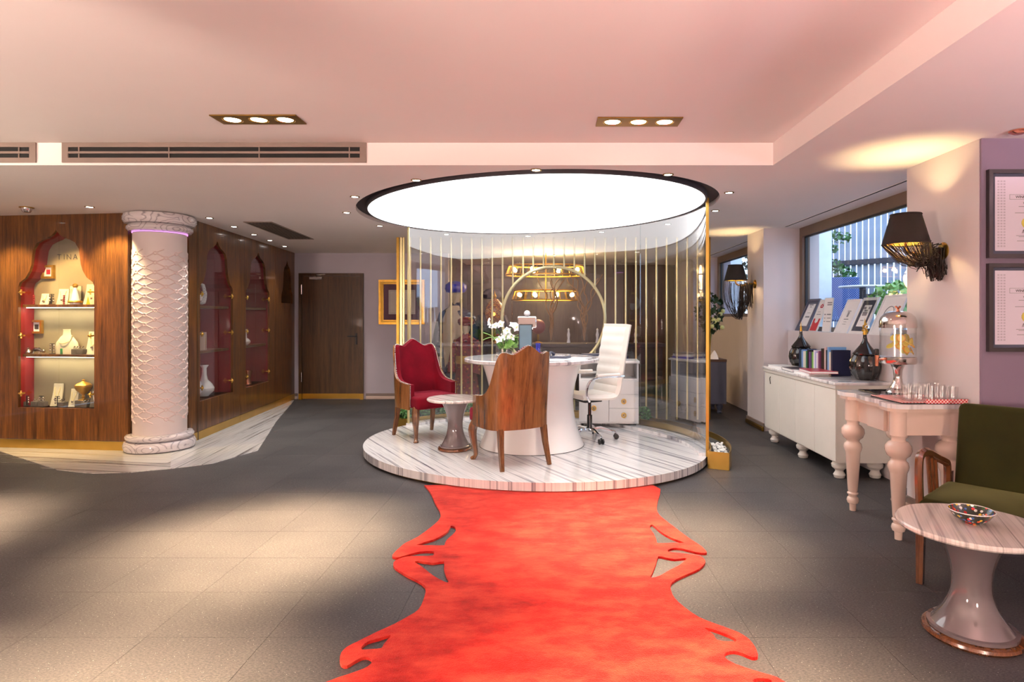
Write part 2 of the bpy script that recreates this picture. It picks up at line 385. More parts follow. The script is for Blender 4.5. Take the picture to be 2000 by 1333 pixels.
# ------------------------------------------------------------------ the setting
ZC, ZT = 2.48, 2.64            # low ceiling, raised tray
YS, XS = 4.305, 1.594          # edges of the tray soffit
XP, XW = 2.61, 3.06            # pier faces, window plane
YB = 10.25                     # back wall
DC = (-.21, 6.17); DR, DSH = 1.65, .2     # ceiling light disc (slightly sheared circle in plan)
def dell(th, k=1.): return ell(th, DR * k, DR * k, DC[0], DC[1], DSH)

fl = struct('floor', box(nb(), -8.2, 4.9, -3.6, 12.8, -.12, -.0115), 'subfloor')
TX, TY = .53, .434
tile_me = mesh('floor_tile', box(nb(), .0008, TX - .0008, .0008, TY - .0008, -.011, 0), False)
tile_me.materials.append(MAT['floor'])
cells = []
for i in range(-18, 7):
    for j in range(-15, 22):
        x, y = 1.42 + i * TX, 3.07 + j * TY
        if y > 10.3 and x < -2: continue
        if x > 4.3 or (x > 2.9 and y > 3.7): continue
        vis = 0
        cy = y + TY / 2; cx = x + TX / 2
        if cy > 1.9:
            px = VX + cx * FPX / cy; py = HY + EYE * FPX / cy
            if -150 < px < 2150 and py < 1480 and not (cy > 6.7 and cx < -4.3) and not (cx < -4.4 and cy > 6.6): vis = 1
            if (cx + .15) ** 2 / 2.6 + (cy - 6.4) ** 2 / 2.2 < 1: vis = 0
        cells.append((0 if vis else 1, cy, x, y))
cells.sort()
rest = nb()
for k, (v, cy, x, y) in enumerate(cells):
    if k < 298 and v == 0: obj('floor_tile', tile_me, None, fl, loc=(x, y, 0))
    else: box(rest, x + .0008, x + TX - .0008, y + .0008, y + TY - .0008, -.011, 0)
o = obj('distant_floor_tiles', rest, 'floor', fl, smooth=False); o['kind'] = 'stuff'

# marble border at the foot of the show cases: slabs in rows, mitred below the column
def clip(poly, a, b, c):           # keep a*x+b*y<=c
    out = []
    for k in range(len(poly)):
        p, q = poly[k], poly[(k + 1) % len(poly)]
        dp, dq = a * p[0] + b * p[1] - c, a * q[0] + b * q[1] - c
        if dp <= 0: out.append(p)
        if dp * dq < 0:
            t = dp / (dp - dq); out.append((p[0] + (q[0] - p[0]) * t, p[1] + (q[1] - p[1]) * t))
    return out
edge = [on(*p) for p in ((0, 883), (46, 898), (112, 919), (174, 926), (249, 924.5), (332, 917), (415, 906.6), (504, 881), (522, 853), (539, 825.6), (574.7, 783))]
MIT = on(333, 917); MI2 = (-3.98, 6.35)
mb = struct('floor_marble_border', box(nb(), -4.3, -3.9, 6.35, 6.5, -.01, .001), 'marbL')
regL = [(-7.9, 6.75), (-7.9, 5.9), (-6.6, 5.92)] + edge[:5] + [MIT, MI2, (-4.3, 6.75)]
regR = [MI2, MIT] + edge[6:] + [(-4.45, 10.2), (-4.4, 6.9), (-4.0, 6.6)]
def slabs(reg, o, d, n, width, length, mat, seed):
    rnd = random.Random(seed)
    for r in range(-2, 9):
        p1 = clip(clip(reg, n[0], n[1], n[0] * o[0] + n[1] * o[1] + (r + 1) * width - .0008), -n[0], -n[1], -(n[0] * o[0] + n[1] * o[1] + r * width + .0008))
        if len(p1) < 3: continue
        off = rnd.random() * length
        for s in range(-6, 10):
            a = d[0] * o[0] + d[1] * o[1] + s * length + off
            p2 = clip(clip(p1, d[0], d[1], a + length - .0008), -d[0], -d[1], -(a + .0008))
            ar = abs(sum(p2[k][0] * p2[(k + 1) % len(p2)][1] - p2[(k + 1) % len(p2)][0] * p2[k][1] for k in range(len(p2)))) / 2 if len(p2) > 2 else 0
            if ar < .002: continue
            obj('marble_slab', plate(nb(), p2, [], lambda u, v, t: (u, v, t), .0005, .006), mat, mb, smooth=False)
slabs(regL, (-4.4, 6.3), (.993, -.113), (-.113, -.993), .15, 1.3, 'marbL', 3)
slabs(regR, (-3.95, 6.6), (-.1, .995), (.995, .1), .15, 1.3, 'marbR', 4)

# ceilings
outer = [(-8.2, YS), (XS, YS), (XS, -3.6), (4.9, -3.6), (4.9, 4.41), (3.3, 4.41), (3.3, 12.8), (-8.2, 12.8)]
hole = [dell(2 * PI * k / 96, 1.065) for k in range(96)]
cl = struct('ceiling', plate(nb(), outer, [hole], lambda u, v, t: (u, v, t), ZC, ZT + .06), 'ceil')
struct('ceiling_tray', box(nb(), -8.2, XS - .001, -3.6, YS - .001, ZT, ZT + .08), 'ceil')
# walls round the room (the rear ones stand behind the camera)
struct('wall_rear', box(nb(), -8.3, 4.9, -3.8, -3.6, 0, ZT), 'wall')
struct('wall_left_outer', box(nb(), -8.4, -8.2, -3.6, 7.2, 0, ZT), 'wall')
struct('wall_right_outer', box(nb(), 4.9, 5.0, -3.6, 4.0, 0, ZC), 'wall')
struct('wall_right_pier', box(nb(), XP, 4.9, 3.67, 4.41, 0, ZC), 'wall')
struct('wall_right_return', box(nb(), XP + .003, 4.9, 3.655, 3.67, 0, ZC), 'mauve')  # thin facing on the pier, mauve cast of the light painted in
struct('wall_right_pier_far', box(nb(), XP + .01, 3.3, 7.39, 7.99, 0, ZC), 'wall')
struct('wall_right_end', box(nb(), 2.62, 3.3, 11.0, 12.8, 0, ZC), 'wallgrey')
struct('wall_right_sill', box(nb(), 2.92, 3.25, 4.41, 7.39, 0, 1.235), 'wall')
struct('wall_right_sill_far', box(nb(), 2.92, 3.25, 7.99, 11.0, 0, 1.40), 'wall')
bw = struct('wall_back', box(nb(), -4.6, -1.72, YB, YB + .15, 0, ZC), 'wallgrey')
struct('wall_back_return', box(nb(), -1.87, -1.72, YB + .15, 12.8, 0, ZC), 'darkroom')
struct('wall_back_room', box(nb(), -1.72, 2.62, 12.6, 12.8, 0, ZC), 'darkroom')
def baseboard(name, x0, x1, y0, y1, m2='brassdark'):
    o = struct(name, box(nb(), x0, x1, y0, y1, 0, .055, .008), 'pink' if m2 == 'cream' else m2)
    dx, dy = (.012 if x1 - x0 < y1 - y0 else 0), (.012 if x1 - x0 >= y1 - y0 else 0)
    obj('moulding', box(nb(), x0 + dx, x1, y0 + dy, y1, .055, .10, .004), 'taupe', o, smooth=False)
baseboard('baseboard_right', XP - .035, XP, 3.64, 4.41, 'cream')
baseboard('baseboard_right_far', XP - .02, XP + .01, 7.36, 7.99)
baseboard('baseboard_back', -3.11, -1.75, YB - .03, YB, 'cream')
baseboard('baseboard_corner', -4.33, -4.27, YB - .03, YB, 'cream')

def window(name, y0, y1, z0, z1):
    f = nb()
    box(f, XW, XW + .09, y0, y1, z1 - .11, z1); box(f, XW, XW + .09, y0, y1, z0, z0 + .05)
    box(f, XW, XW + .09, y0, y0 + .07, z0 + .05, z1 - .11); box(f, XW, XW + .09, y1 - .085, y1, z0 + .05, z1 - .11)
    o = struct(name, f, 'taupef')
    b = nb()
    box(b, XW + .03, XW + .06, y0 + .07, y1 - .085, z1 - .125, z1 - .11); box(b, XW + .03, XW + .06, y1 - .1, y1 - .085, z0 + .05, z1 - .125)
    obj('glazing_gasket', b, 'black', o, smooth=False)
    obj('pane', box(nb(), XW + .04, XW + .046, y0 + .07, y1 - .085, z0 + .05, z1 - .11), 'wglass', o, smooth=False)
window('window_1', 4.41, 7.39, 1.235, ZC)
window('window_2', 7.99, 11.0, 1.40, ZC)

# door in the back wall
dx0, dx1, dz = -4.235, -3.145, 2.135
d = struct('door_1', box(nb(), dx0 + .06, dx1 - .06, YB - .035, YB, .10, dz - .05), 'doorwood')
f = nb(); box(f, dx0, dx0 + .055, YB - .05, YB, .1, dz); box(f, dx1 - .055, dx1, YB - .05, YB, .1, dz); box(f, dx0 + .055, dx1 - .055, YB - .05, YB, dz - .045, dz)
obj('door_frame', f, 'doorwood', d, smooth=False)
obj('kick_plate', box(nb(), dx0 + .06, dx1 - .06, YB - .04, YB, .012, .10), 'brass', d, 'polished brass kick plate', smooth=False)
f = nb(); box(f, dx0, dx0 + .055, YB - .055, YB, 0, .1); box(f, dx1 - .055, dx1, YB - .055, YB, 0, .1)
obj('brass_foot', f, 'brass', d, smooth=False)
h = nb(); box(h, dx1 - .135, dx1 - .10, YB - .045, YB - .035, .93, 1.12, .004); tube(h, [(dx1 - .118, YB - .045, 1.07), (dx1 - .118, YB - .09, 1.07), (dx1 - .25, YB - .09, 1.07)], .011, 8)
obj('door_handle', h, 'black', d, 'black lever handle')
for z in (.38, 1.86): obj('hinge', tube(nb(), [(dx0 + .05, YB - .055, z - .08), (dx0 + .05, YB - .055, z + .08)], .011, 8), 'steel', d)
h = nb(); box(h, dx0 + .19, dx0 + .40, YB - .085, YB - .035, dz - .11, dz - .06, .006); tube(h, [(dx0 + .3, YB - .06, dz - .05), (dx0 + .34, YB - .14, dz - .035), (dx0 + .45, YB - .05, dz - .02)], .008, 6)
obj('door_closer', h, 'steel', d, 'silver overhead door closer')

# ------------------------------------------------------------------ ceiling fittings
dr = thing('ceiling_light_disc', 'huge round glowing white ceiling light above the marble podium', 'ceiling light', (0, 0, 0))
def ringmesh(k0, k1, z0, z1, n=96, fn=dell):
    b = nb(); L = []
    for k in range(n):
        t = 2 * PI * k / n; a = fn(t, k0); c = fn(t, k1)
        L.append([b.verts.new((a[0], a[1], z0)), b.verts.new((c[0], c[1], z0)), b.verts.new((c[0], c[1], z1)), b.verts.new((a[0], a[1], z1))])
    for k in range(n):
        p, q = L[k], L[(k + 1) % n]
        for i in range(4): b.faces.new((p[i], q[i], q[(i + 1) % 4], p[(i + 1) % 4]))
    return b
obj('light_panel', plate(nb(), [dell(2 * PI * k / 96, .993) for k in range(96)], [], lambda u, v, t: (u, v, t), ZC - .002, ZC + .02), 'disc', dr, smooth=False)
obj('panel_rim', ringmesh(.993, 1.004, ZC - .006, ZC + .1), 'darkrec', dr)
obj('dark_recess', ringmesh(1.004, 1.0645, ZC + .04, ZC + .12), 'darkrec', dr, 'dark shadow gap around the light panel')

TRIPLES = [(-1.82, 3.785, 1), (.565, 3.83, 1), (-4.4, 3.79, 1), (-1.8, 1.95, 1), (.6, 1.95, 1), (-4.4, 1.95, 1), (-1.8, -1.3, 0), (.6, -1.3, 0), (-4.4, -1.3, 0)]
def triple(x, y, label, e):
    t = thing('triple_spotlight', label, 'spotlight', (x, y, ZT), 0, 'triple recessed spotlights in the raised ceiling')
    fr = nb()
    circ = lambda cx, r, n=20: [(cx + r * math.cos(2 * PI * k / n), r * math.sin(2 * PI * k / n)) for k in range(n)]
    plate(fr, [(-.265, -.085), (.265, -.085), (.265, .085), (-.265, .085)], [circ(-.165, .062), circ(0, .062), circ(.165, .062)], lambda u, v, q: (u, v, q), -.008, -.001)
    obj('frame', fr, 'brassdark', t, smooth=False)
    lamp('SPOT', (0, 0, -.03), e, (1., .70, .43), t, (0, 0, 0), .12, 52, 1.0)
    for k, cx in enumerate((-.165, 0, .165)):
        g = nb(); lathe(g, [(.061, -.007), (.055, -.010), (.048, -.004)], 20, (cx, 0, 0), cap=False)
        b = obj('lamp_ring', g, 'brass', t)
        obj('lens', lathe(nb(), [(.0, -.0062), (.047, -.0060), (.047, -.003)], 20, (cx, 0, 0)), 'lensw' if k == 1 else 'lens', t)

for k, (x, y, front) in enumerate(TRIPLES):
    nm = ['brass triple spotlight in the raised ceiling above the left foreground', 'brass triple spotlight in the raised ceiling, the right one', 'triple spotlight in the raised ceiling at the far left', ][k] if k < 3 else 'triple spotlight behind the viewer, ' + ORD[k - 3] + ' of six'
    triple(x, y, nm, (2300 if x < .5 else 1350) if front else 600)

def downlight(x, y, label, group, e, col=(1., .93, .84), ang=80, r=.042, rot=(0, 0, 0)):
    t = thing('downlight', label, 'downlight', (x, y, ZC), 0, group)
    obj('trim_ring', lathe(nb(), [(r, -.001), (r, -.006), (r * .78, -.007), (r * .7, -.001)], 18, cap=False), 'brassdark', t)
    obj('lens', lathe(nb(), [(0, -.0055), (r * .68, -.005), (r * .68, -.002)], 14), 'lens', t)
    if e: lamp('SPOT', (0, 0, -.03), e, col, t, rot, .03, ang, .6)
ringd = [(1047, 331.5), (813, 351.5), (693, 384), (677, 415), (742, 441), (872, 457.5), (1031, 461), (1175, 453), (1304, 437.5), (1397, 411.5), (1424, 376), (1305, 340.5)]
for k, (px, py) in enumerate(ringd):
    x, y = on(px, py, ZC)
    downlight(x, y, 'small round downlight around the ceiling disc, %s counting round from its near edge' % ORD[k], 'downlights ringing the light disc', 30 if k < 5 or k > 8 else 15)
for k, (px, py) in enumerate([(409, 425.5), (457, 442.5), (496, 458), (527, 469.5), (556, 481)]):
    x, y = on(px, py, ZC)
    downlight(x, y, 'small downlight beside the walnut show case wall, %s from the column' % ORD[k], 'downlights along the show case wall', 38, rot=(0, R(-14), 0))
for k, (px, py, e) in enumerate([(175, 404, 80), (52, 405, 0), (-60, 404, 70)]):
    x, y = on(px, py, ZC)
    if k == 1: 
        t = thing('ceiling_spot', 'tilted bronze ceiling spotlight above the jewellery show case', 'spotlight', (x, y, ZC))
        obj('trim_ring', lathe(nb(), [(.06, -.001), (.06, -.008), (.045, -.010), (.04, -.001)], 18, cap=False), 'brassdark', t)
        obj('lamp_head', lathe(nb(), [(.0, -.05), (.032, -.05), (.042, -.03), (.045, -.004)], 16), 'steel', t)
        lamp('SPOT', (0, 0, -.06), 130, (1., .62, .26), t, (R(28), 0, 0), .03, 75, .6)
    else:
        downlight(x, y, ['small ceiling downlight just left of the column capital', '', 'small ceiling downlight left of the bronze spot'][k], 'downlights by the jewellery show case', e, (1., .80, .42), 75, rot=(R(24), 0, 0))
# linear vents in the soffit face
def soffit_vent(x0, x1, label, nd):
    t = thing('soffit_vent', label, 'vent', ((x0 + x1) / 2, YS, 2.497), 0, 'linear vents in the ceiling step')
    hw = (x1 - x0) / 2; H = .142
    f = nb(); box(f, -hw, hw, -.012, -.001, 0, .034); box(f, -hw, hw, -.012, -.001, H - .032, H); box(f, -hw, -hw + .045, -.012, -.001, .034, H - .032); box(f, hw - .045, hw, -.012, -.001, .034, H - .032)
    obj('frame', f, 'taupe', t, smooth=False)
    obj('duct_shadow', box(nb(), -hw + .04, hw - .04, -.003, -.001, .03, H - .03), 'slotdark', t, smooth=False)
    obj('slat', box(nb(), -hw + .045, hw - .045, -.014, -.004, .064, .079), 'taupe', t, smooth=False)
    for k in range(nd):
        x = -hw + .12 + (2 * hw - .24) * k / (nd - 1)
        obj('divider', box(nb(), x - .004, x + .004, -.011, -.004, .034, H - .032), 'taupe', t, smooth=False)
soffit_vent((123 - VX) * YS / FPX, (716 - VX) * YS / FPX, 'long taupe air vent in the ceiling step', 4)
soffit_vent(-6.2, (72 - VX) * YS / FPX, 'taupe air vent at the left edge of the ceiling step', 4)
# ceiling grille and window slot diffuser
q = [on(*p, ZC) for p in ((475, 433), (530, 433), (613, 467), (563, 467))]
t = thing('ceiling_grille', 'dark rectangular ceiling grille beside the walnut show cases', 'vent', (0, 0, ZC))
f = nb(); cx, cy = sum(p[0] for p in q) / 4, sum(p[1] for p in q) / 4
inn = [(cx + (x - cx) * .86, cy + (y - cy) * .93) for x, y in q]
plate(f, q, [inn], lambda u, v, t_: (u, v, t_), -.008, -.001); obj('frame', f, 'taupe', t, smooth=False)
obj('grille_shadow', plate(nb(), inn, [], lambda u, v, t_: (u, v, t_), -.003, -.001), 'slotdark', t, smooth=False)
for k in range(1, 7):
    s = k / 7; L = lambda a, b, s: (a[0] + (b[0] - a[0]) * s, a[1] + (b[1] - a[1]) * s)
    a, b = L(inn[0], inn[1], s), L(inn[3], inn[2], s); w_ = .006
    obj('slat', plate(nb(), [(a[0] - w_, a[1]), (a[0] + w_, a[1]), (b[0] + w_, b[1]), (b[0] - w_, b[1])], [], lambda u, v, t_: (u, v, t_), -.007, -.003), 'taupe', t, smooth=False)
for nm, y0, y1, lb in (('slot_diffuser', 4.42, 7.25, 'thin black slot diffuser in the ceiling along the near window'), ('slot_diffuser', 8.0, 10.9, 'thin black slot diffuser in the ceiling along the far window')):
    s = thing(nm, lb, 'vent', (2.83, (y0 + y1) / 2, ZC), 0, 'ceiling slot diffusers')
    hl = (y1 - y0) / 2
    obj('slot', box(nb(), -.013, .013, -hl, hl, -.003, -.001), 'slotdark', s, smooth=False)
    f = nb(); box(f, -.019, -.013, -hl, hl, -.005, -.001); box(f, .013, .019, -hl, hl, -.005, -.001); obj('edge_trim', f, 'ceil', s, smooth=False)
t = thing('ceiling_sensor', 'small ceiling sensor above the framed certificates', 'sensor', (2.72, 3.5, ZC))
obj('housing', lathe(nb(), [(.05, -.001), (.05, -.008), (.03, -.02), (0, -.022)], 18), 'copper', t)

# ------------------------------------------------------------------ outside the windows
struct('terrace_ground', box(nb(), 3.3, 12, 2, 18, .8, .95), 'ground')
struct('exterior_wall_near', box(nb(), 3.32, 4.02, 8.6, 8.8, .95, 3.6), 'extwall')
struct('exterior_wall_far', box(nb(), 3.32, 3.95, 12.4, 12.6, .95, 3.6), 'extwall')
t = thing('slat_fence', 'tall grey blue slatted fence outside the near window', 'fence', (4.5, 11.6, .95), math.atan2(-2.6, 2.1))
NS = 34; Lf = 3.34
slat = mesh('fence_slat', box(nb(), -.036, .036, -.012, .012, 0, 2.9), False); slat.materials.append(MAT['fence'])
for k in range(NS): obj('fence_slat', slat, None, t, loc=(k * Lf / (NS - 1), 0, 0))
for z in (.75, 1.35): obj('fence_rail', box(nb(), 0, Lf, -.06, -.014, z, z + .09), 'fencedk', t, smooth=False)
for x in (.35, 2.55): obj('fence_post', box(nb(), x, x + .12, -.1, .014, 0, 3.0), 'fencedk', t, smooth=False)
t = thing('wicker_chair', 'navy woven wicker chair on the terrace outside the window', 'chair', (4.45, 9.1, .95), R(-15))
obj('seat', box(nb(), -.25, .25, -.25, .25, .38, .45, .02), 'wicker', t)
obj('backrest', box(nb(), -.25, .25, .22, .26, .38, 1.06, .012), 'wicker', t)
for a in (-1, 1):
    obj('arm', box(nb(), a * .25 - .025, a * .25 + .025, -.25, .22, .60, .64, .01), 'wicker', t)
    for b in (-1, 1): obj('leg', box(nb(), a * .24 - .02, a * .24 + .02, b * .22 - .02, b * .22 + .02, 0, .6 if b < 0 else .4), 'wicker', t, smooth=False)
t = thing('terrace_table', 'pale terrace table outside the window before the wicker chair', 'table', (4.2, 8.1, .95))
obj('table_top', lathe(nb(), [(0, .84), (.29, .84), (.30, .85), (.29, .865), (0, .865)], 28), 'framewh', t)
obj('pedestal', lathe(nb(), [(.2, 0), (.2, .02), (.04, .05), (.04, .84)], 14), 'fencedk', t)
def leafball(bm, c, r, n, size, rnd, flat=1.):
    c = Vector(c)
    for _ in range(n):
        d = Vector((rnd.gauss(0, 1), rnd.gauss(0, 1), rnd.gauss(0, 1))).normalized()
        p = c + Vector((d.x * r, d.y * r, d.z * r * flat)) * (rnd.uniform(.78, 1.04))
        u = d.orthogonal().normalized(); u.rotate(Matrix.Rotation(rnd.uniform(0, 6.28), 3, d)); v = (d * rnd.uniform(.2, .9) + d.cross(u) * .6).normalized()
        s = size * rnd.uniform(.7, 1.3)
        vs = [bm.verts.new(p - u * s * .45), bm.verts.new(p + v * s * .7 - d * s * .0), bm.verts.new(p + u * s * .45), bm.verts.new(p - v * s * .5)]
        bm.faces.new(vs)
    return bm
rnd = random.Random(5)
t = thing('terrace_shrub', 'bright green leafy shrub outside the window near the pier', 'shrub', (4.12, 7.1, .95))
b = nb(); leafball(b, (0, 0, .62), .32, 420, .07, rnd, .8); leafball(b, (.2, -.25, .5), .26, 260, .07, rnd); obj('foliage', b, 'leafl', t, smooth=False)
obj('stem', tube(nb(), [(0, 0, 0), (.02, 0, .5)], .03, 6), 'twig', t)
t = thing('terrace_tree', 'wispy grey green conifer branches before the slatted fence', 'tree', (4.45, 9.7, .95))
b = nb()
for k in range(9): leafball(b, (rnd.uniform(-.3, .25), rnd.uniform(-.3, .3), 1.0 + k * .14), .18, 70, .06, rnd, .5)
obj('foliage', b, 'leaf', t, smooth=False); obj('trunk', tube(nb(), [(0, 0, 0), (.05, 0, 1.2), (0, .05, 2.2)], [.05, .04, .02], 7), 'twig', t)
t = thing('far_terrace_tree', 'dark leafy tree seen through the far window', 'tree', (4.35, 12.9, .95))
b = nb()
for k in range(8): leafball(b, (rnd.uniform(-.4, .4), rnd.uniform(-.3, .3), .5 + k * .25), .35, 110, .09, rnd)
obj('foliage', b, 'leafd', t, smooth=False); obj('trunk', tube(nb(), [(0, 0, 0), (.05, 0, 2.2)], [.06, .03], 7), 'twig', t)
# ------------------------------------------------------------------ walnut show cases
OG = [(.445, .435), (.445, 1.72), (.428, 1.763), (.358, 1.812), (.314, 1.882), (.290, 1.95), (.280, 2.03), (.266, 2.115), (.222, 2.182), (.16, 2.212), (.10, 2.232), (.045, 2.264), (0, 2.316)]
def ogee(uc, s=1., z0=None):
    r = [(uc + u * s, z if (z0 is None or k) else z0) for k, (u, z) in enumerate(OG)]
    return r + [(uc - u * s, z if (z0 is None or k) else z0) for k, (u, z) in reversed(list(enumerate(OG[:-1])))]
A1 = math.atan2(6.28 - 6.45, -4.38 + 5.865); P1 = (-5.865, 6.45); L1 = 1.495
A2 = math.atan2(3.6, -.36); P2 = (-3.95, 6.62)
def wpt(P, a, u, v, z=0.): return (P[0] + u * math.cos(a) - v * math.sin(a), P[1] + u * math.sin(a) + v * math.cos(a), z)
def case(P, a, u0, u1, uc, label, back, side, lit, hs=1., z0=None, shelves=(1.00, 1.53), fitted=True, D=.40):
    t = thing('display_case', label, 'display case', (P[0], P[1], 0), a, 'walnut show cases with pointed openings')
    obj('front_panel', plate(nb(), [(u0 + .001, .10), (u1 - .001, .10), (u1 - .001, ZC - .001), (u0 + .001, ZC - .001)], [ogee(uc, hs, z0)], lambda u, z, v: (u, v, z), 0, .03), 'wallwood', t, smooth=False)
    obj('brass_plinth', box(nb(), u0 + .001, u1 - .001, -.004, .026, .006, .098), 'brass', t, 'polished brass plinth', smooth=False)
    lo, hi = (.435 if z0 is None else z0) - .02, 2.42
    W = .475 * hs
    obj('back_panel', box(nb(), uc - W, uc + W, D, D + .02, lo, hi), back, t, smooth=False)
    for s in (-1, 1): obj('side_panel', box(nb(), *sorted((uc + s * W, uc + s * (W + .02))), .031, D, lo, hi), side, t, smooth=False)
    og = ogee(uc, hs, z0); zc_ = 1.4
    obj('opening_reveal', plate(nb(), [(uc + (u - uc) * 1.05, zc_ + (z - zc_) * 1.012) for u, z in og], [og], lambda u, z, v: (u, v, z), .0305, D - .004), side, t, 'lining that follows the pointed opening', smooth=False)
    b = nb(); box(b, uc - W, uc + W, .031, D, lo, lo + .02); box(b, uc - W, uc + W, .031, D, hi - .02, hi); obj('inner_frame', b, side if side != 'redpanel' else 'fabric2', t, smooth=False)
    if not fitted: return t
    for z in shelves:
        sh = obj('shelf', box(nb(), uc - W + .002, uc + W - .002, .05, D - .002, z - .03, z, .003), 'wallwood', t, smooth=False)
        if lit:
            obj('led_strip', box(nb(), uc - W + .02, uc + W - .02, D - .09, D - .078, z - .036, z - .031), 'led', sh, smooth=False)
            l = lamp('AREA', (uc, D - .085, z - .045), 1.7, (1., .83, .54), t, (0, 0, 0), .05); l.data.shape = 'RECTANGLE'; l.data.size = .8; l.data.size_y = .02
        else:
            obj('spot_lens', lathe(nb(), [(0, -.036), (.02, -.036), (.022, -.031)], 12, (uc + .1, .3, z)), 'lens', sh)
            lamp('SPOT', (uc + .1, .28, z - .045), 9, (1., .62, .5), t, (R(25), 0, 0), .02, 95, .5)
    l = lamp('AREA', (uc, D * .5, hi - .03), 1.0 if lit else 1.0, (1., .83, .6), t, (0, 0, 0), .1)
    for s in (-1, 1):
        x0, x1 = sorted((uc + s * .003, uc + s * (W - .004)))
        g = obj('glass_door', box(nb(), x0, x1, .034, .040, lo + .022, 2.36), 'glass', t, smooth=False)
        for z in (.585, 1.20, 1.66):
            k = nb(); tube(k, [(uc + s * .405 * hs, .034, z), (uc + s * .405 * hs, .0, z)], .009, 8); ball(k, (uc + s * .405 * hs, -.008, z), .016, 10)
            tube(k, [(uc + s * .405 * hs - .03, -.004, z), (uc + s * .405 * hs + .03, -.004, z)], .008, 6); tube(k, [(uc + s * .405 * hs, -.004, z - .03), (uc + s * .405 * hs, -.004, z + .03)], .008, 6)
            obj('knob', k, 'brass', g)
    return t
UC1 = .662
case(P1, A1, -.2, L1, UC1, 'walnut show case with lit jewellery shelves left of the column', 'fabric', 'redpanel', True, D=.18)
o = struct('wall_left_panelling', box(nb(), -2.3, -.202, 0, .03, .10, ZC - .001), 'wallwood'); o.location = (P1[0], P1[1], 0); o.rotation_euler = (0, 0, A1)
obj('brass_plinth', box(nb(), -2.3, -.202, -.004, .026, .006, .098), 'brass', o, smooth=False)
b = nb(); box(b, -4.385, -4.365, 6.315, 6.95, .006, ZC - .001); box(b, -4.365, -3.965, 6.80, 6.83, .006, ZC - .001)
struct('wall_left_corner', b, 'doorwood')
o = struct('wall_left_carcass', box(nb(), -4.62, -4.60, 6.84, YB, 0, ZC - .001), 'doorwood')
case(P2, A2, .0, 1.36, .70, 'walnut show case right of the column with a vase and lidded pot', 'burg', 'burg', False)
case(P2, A2, 1.362, 2.68, 2.0, 'walnut show case with patterned plate and bottle vase, nearer the door', 'burg', 'burg', False)
case(P2, A2, 2.682, 3.615, 3.24, 'last walnut case beside the back wall with a dark pointed opening', 'doorwood', 'doorwood', False, .62, 1.62, (), False)

# --- things inside the first case
def in1(px, v, z):
    v = v if v > .3 else .075 + (v - .07) * .3
    v = min(v, .172); k = (px - VX) / FPX
    u = (k * (P1[1] + v * math.cos(A1)) - P1[0] + v * math.sin(A1)) / (math.cos(A1) - k * math.sin(A1))
    return wpt(P1, A1, u, v, z)
def solo(name, bm, mat, loc, label, cat, group=None, rz=0., smooth=True):
    return tag(obj(name, bm, mat, None, None, smooth, loc, rz), label, cat, group)
JG = 'jewellery displays in the lit show case'
def sheet(w, h, lean, depth):      # curved necklace display board
    b = nb(); L = []
    for k in range(9):
        s = k / 8; y = depth * math.sin(s * 1.5) ; z = h * s
        ww = w * (1 - .12 * s)
        L.append([b.verts.new((-ww / 2, y, z)), b.verts.new((ww / 2, y, z)), b.verts.new((ww / 2, y + .012, z)), b.verts.new((-ww / 2, y + .012, z))])
    for p, q in zip(L, L[1:]):
        for i in range(4): b.faces.new((p[i], p[(i + 1) % 4], q[(i + 1) % 4], q[i]))
    b.faces.new(L[0][::-1]); b.faces.new(L[-1]); return b
def necklace_board(px, z, w, h, label, v=.16, rz=0, mat='boardc', chain='gold'):
    x, y, zz = in1(px, v, z)
    t = thing('necklace_stand', label, 'jewellery stand', (x, y, zz), A1 + rz, JG)
    obj('board', sheet(w, h, 0, h * .18), mat, t)
    pts = [(-w * .28, h * .19 - .012, h * .85), (-w * .2, h * .12 - .006, h * .6), (0, h * .07 - .008, h * .34), (w * .2, h * .12 - .006, h * .6), (w * .28, h * .19 - .012, h * .85)]
    obj('necklace', tube(nb(), smooth_line(pts, 4), .0035, 6), chain, t)
    obj('pendant', ball(nb(), (0, h * .06 - .010, h * .30), .012, 8), 'steel', t)
def bust(px, z, s, label, v=.22):
    x, y, zz = in1(px, v, z)
    t = thing('necklace_bust', label, 'jewellery bust', (x, y, zz), A1, JG)
    obj('torso', lathe(nb(), [(.14 * s, 0), (.15 * s, .06 * s), (.13 * s, .13 * s), (.08 * s, .19 * s), (.05 * s, .215 * s), (.045 * s, .26 * s), (.05 * s, .28 * s), (.0, .28 * s)], 20, (0, 0, 0), 1, .32), 'boardc', t)
    obj('necklace', loop(nb(), [(math.cos(k * PI / 8) * .075 * s, math.sin(k * PI / 8) * .045 * s - .015, .20 * s - .05 * s * max(0, -math.sin(k * PI / 8)) - (0 if k < 8 else .03 * s)) for k in range(16)], .005, 5), 'gold', t)
def ringbox(px, z, label, v=.10, w=.07, h=.055, n=2):
    x, y, zz = in1(px, v, z)
    t = thing('ring_block', label, 'jewellery block', (x, y, zz), A1, JG)
    obj('block', box(nb(), -w / 2, w / 2, -.03, .03, 0, h, .004), 'fabric2', t)
    for k in range(n):
        cx = (k - (n - 1) / 2) * w / n
        obj('ring', loop(nb(), [(cx + math.cos(q * PI / 5) * .011, 0, h + .010 + math.sin(q * PI / 5) * .011) for q in range(10)], .0025, 5), 'steel', t)
        obj('stone', ball(nb(), (cx, 0, h + .026), .007, 6), 'steel', t)
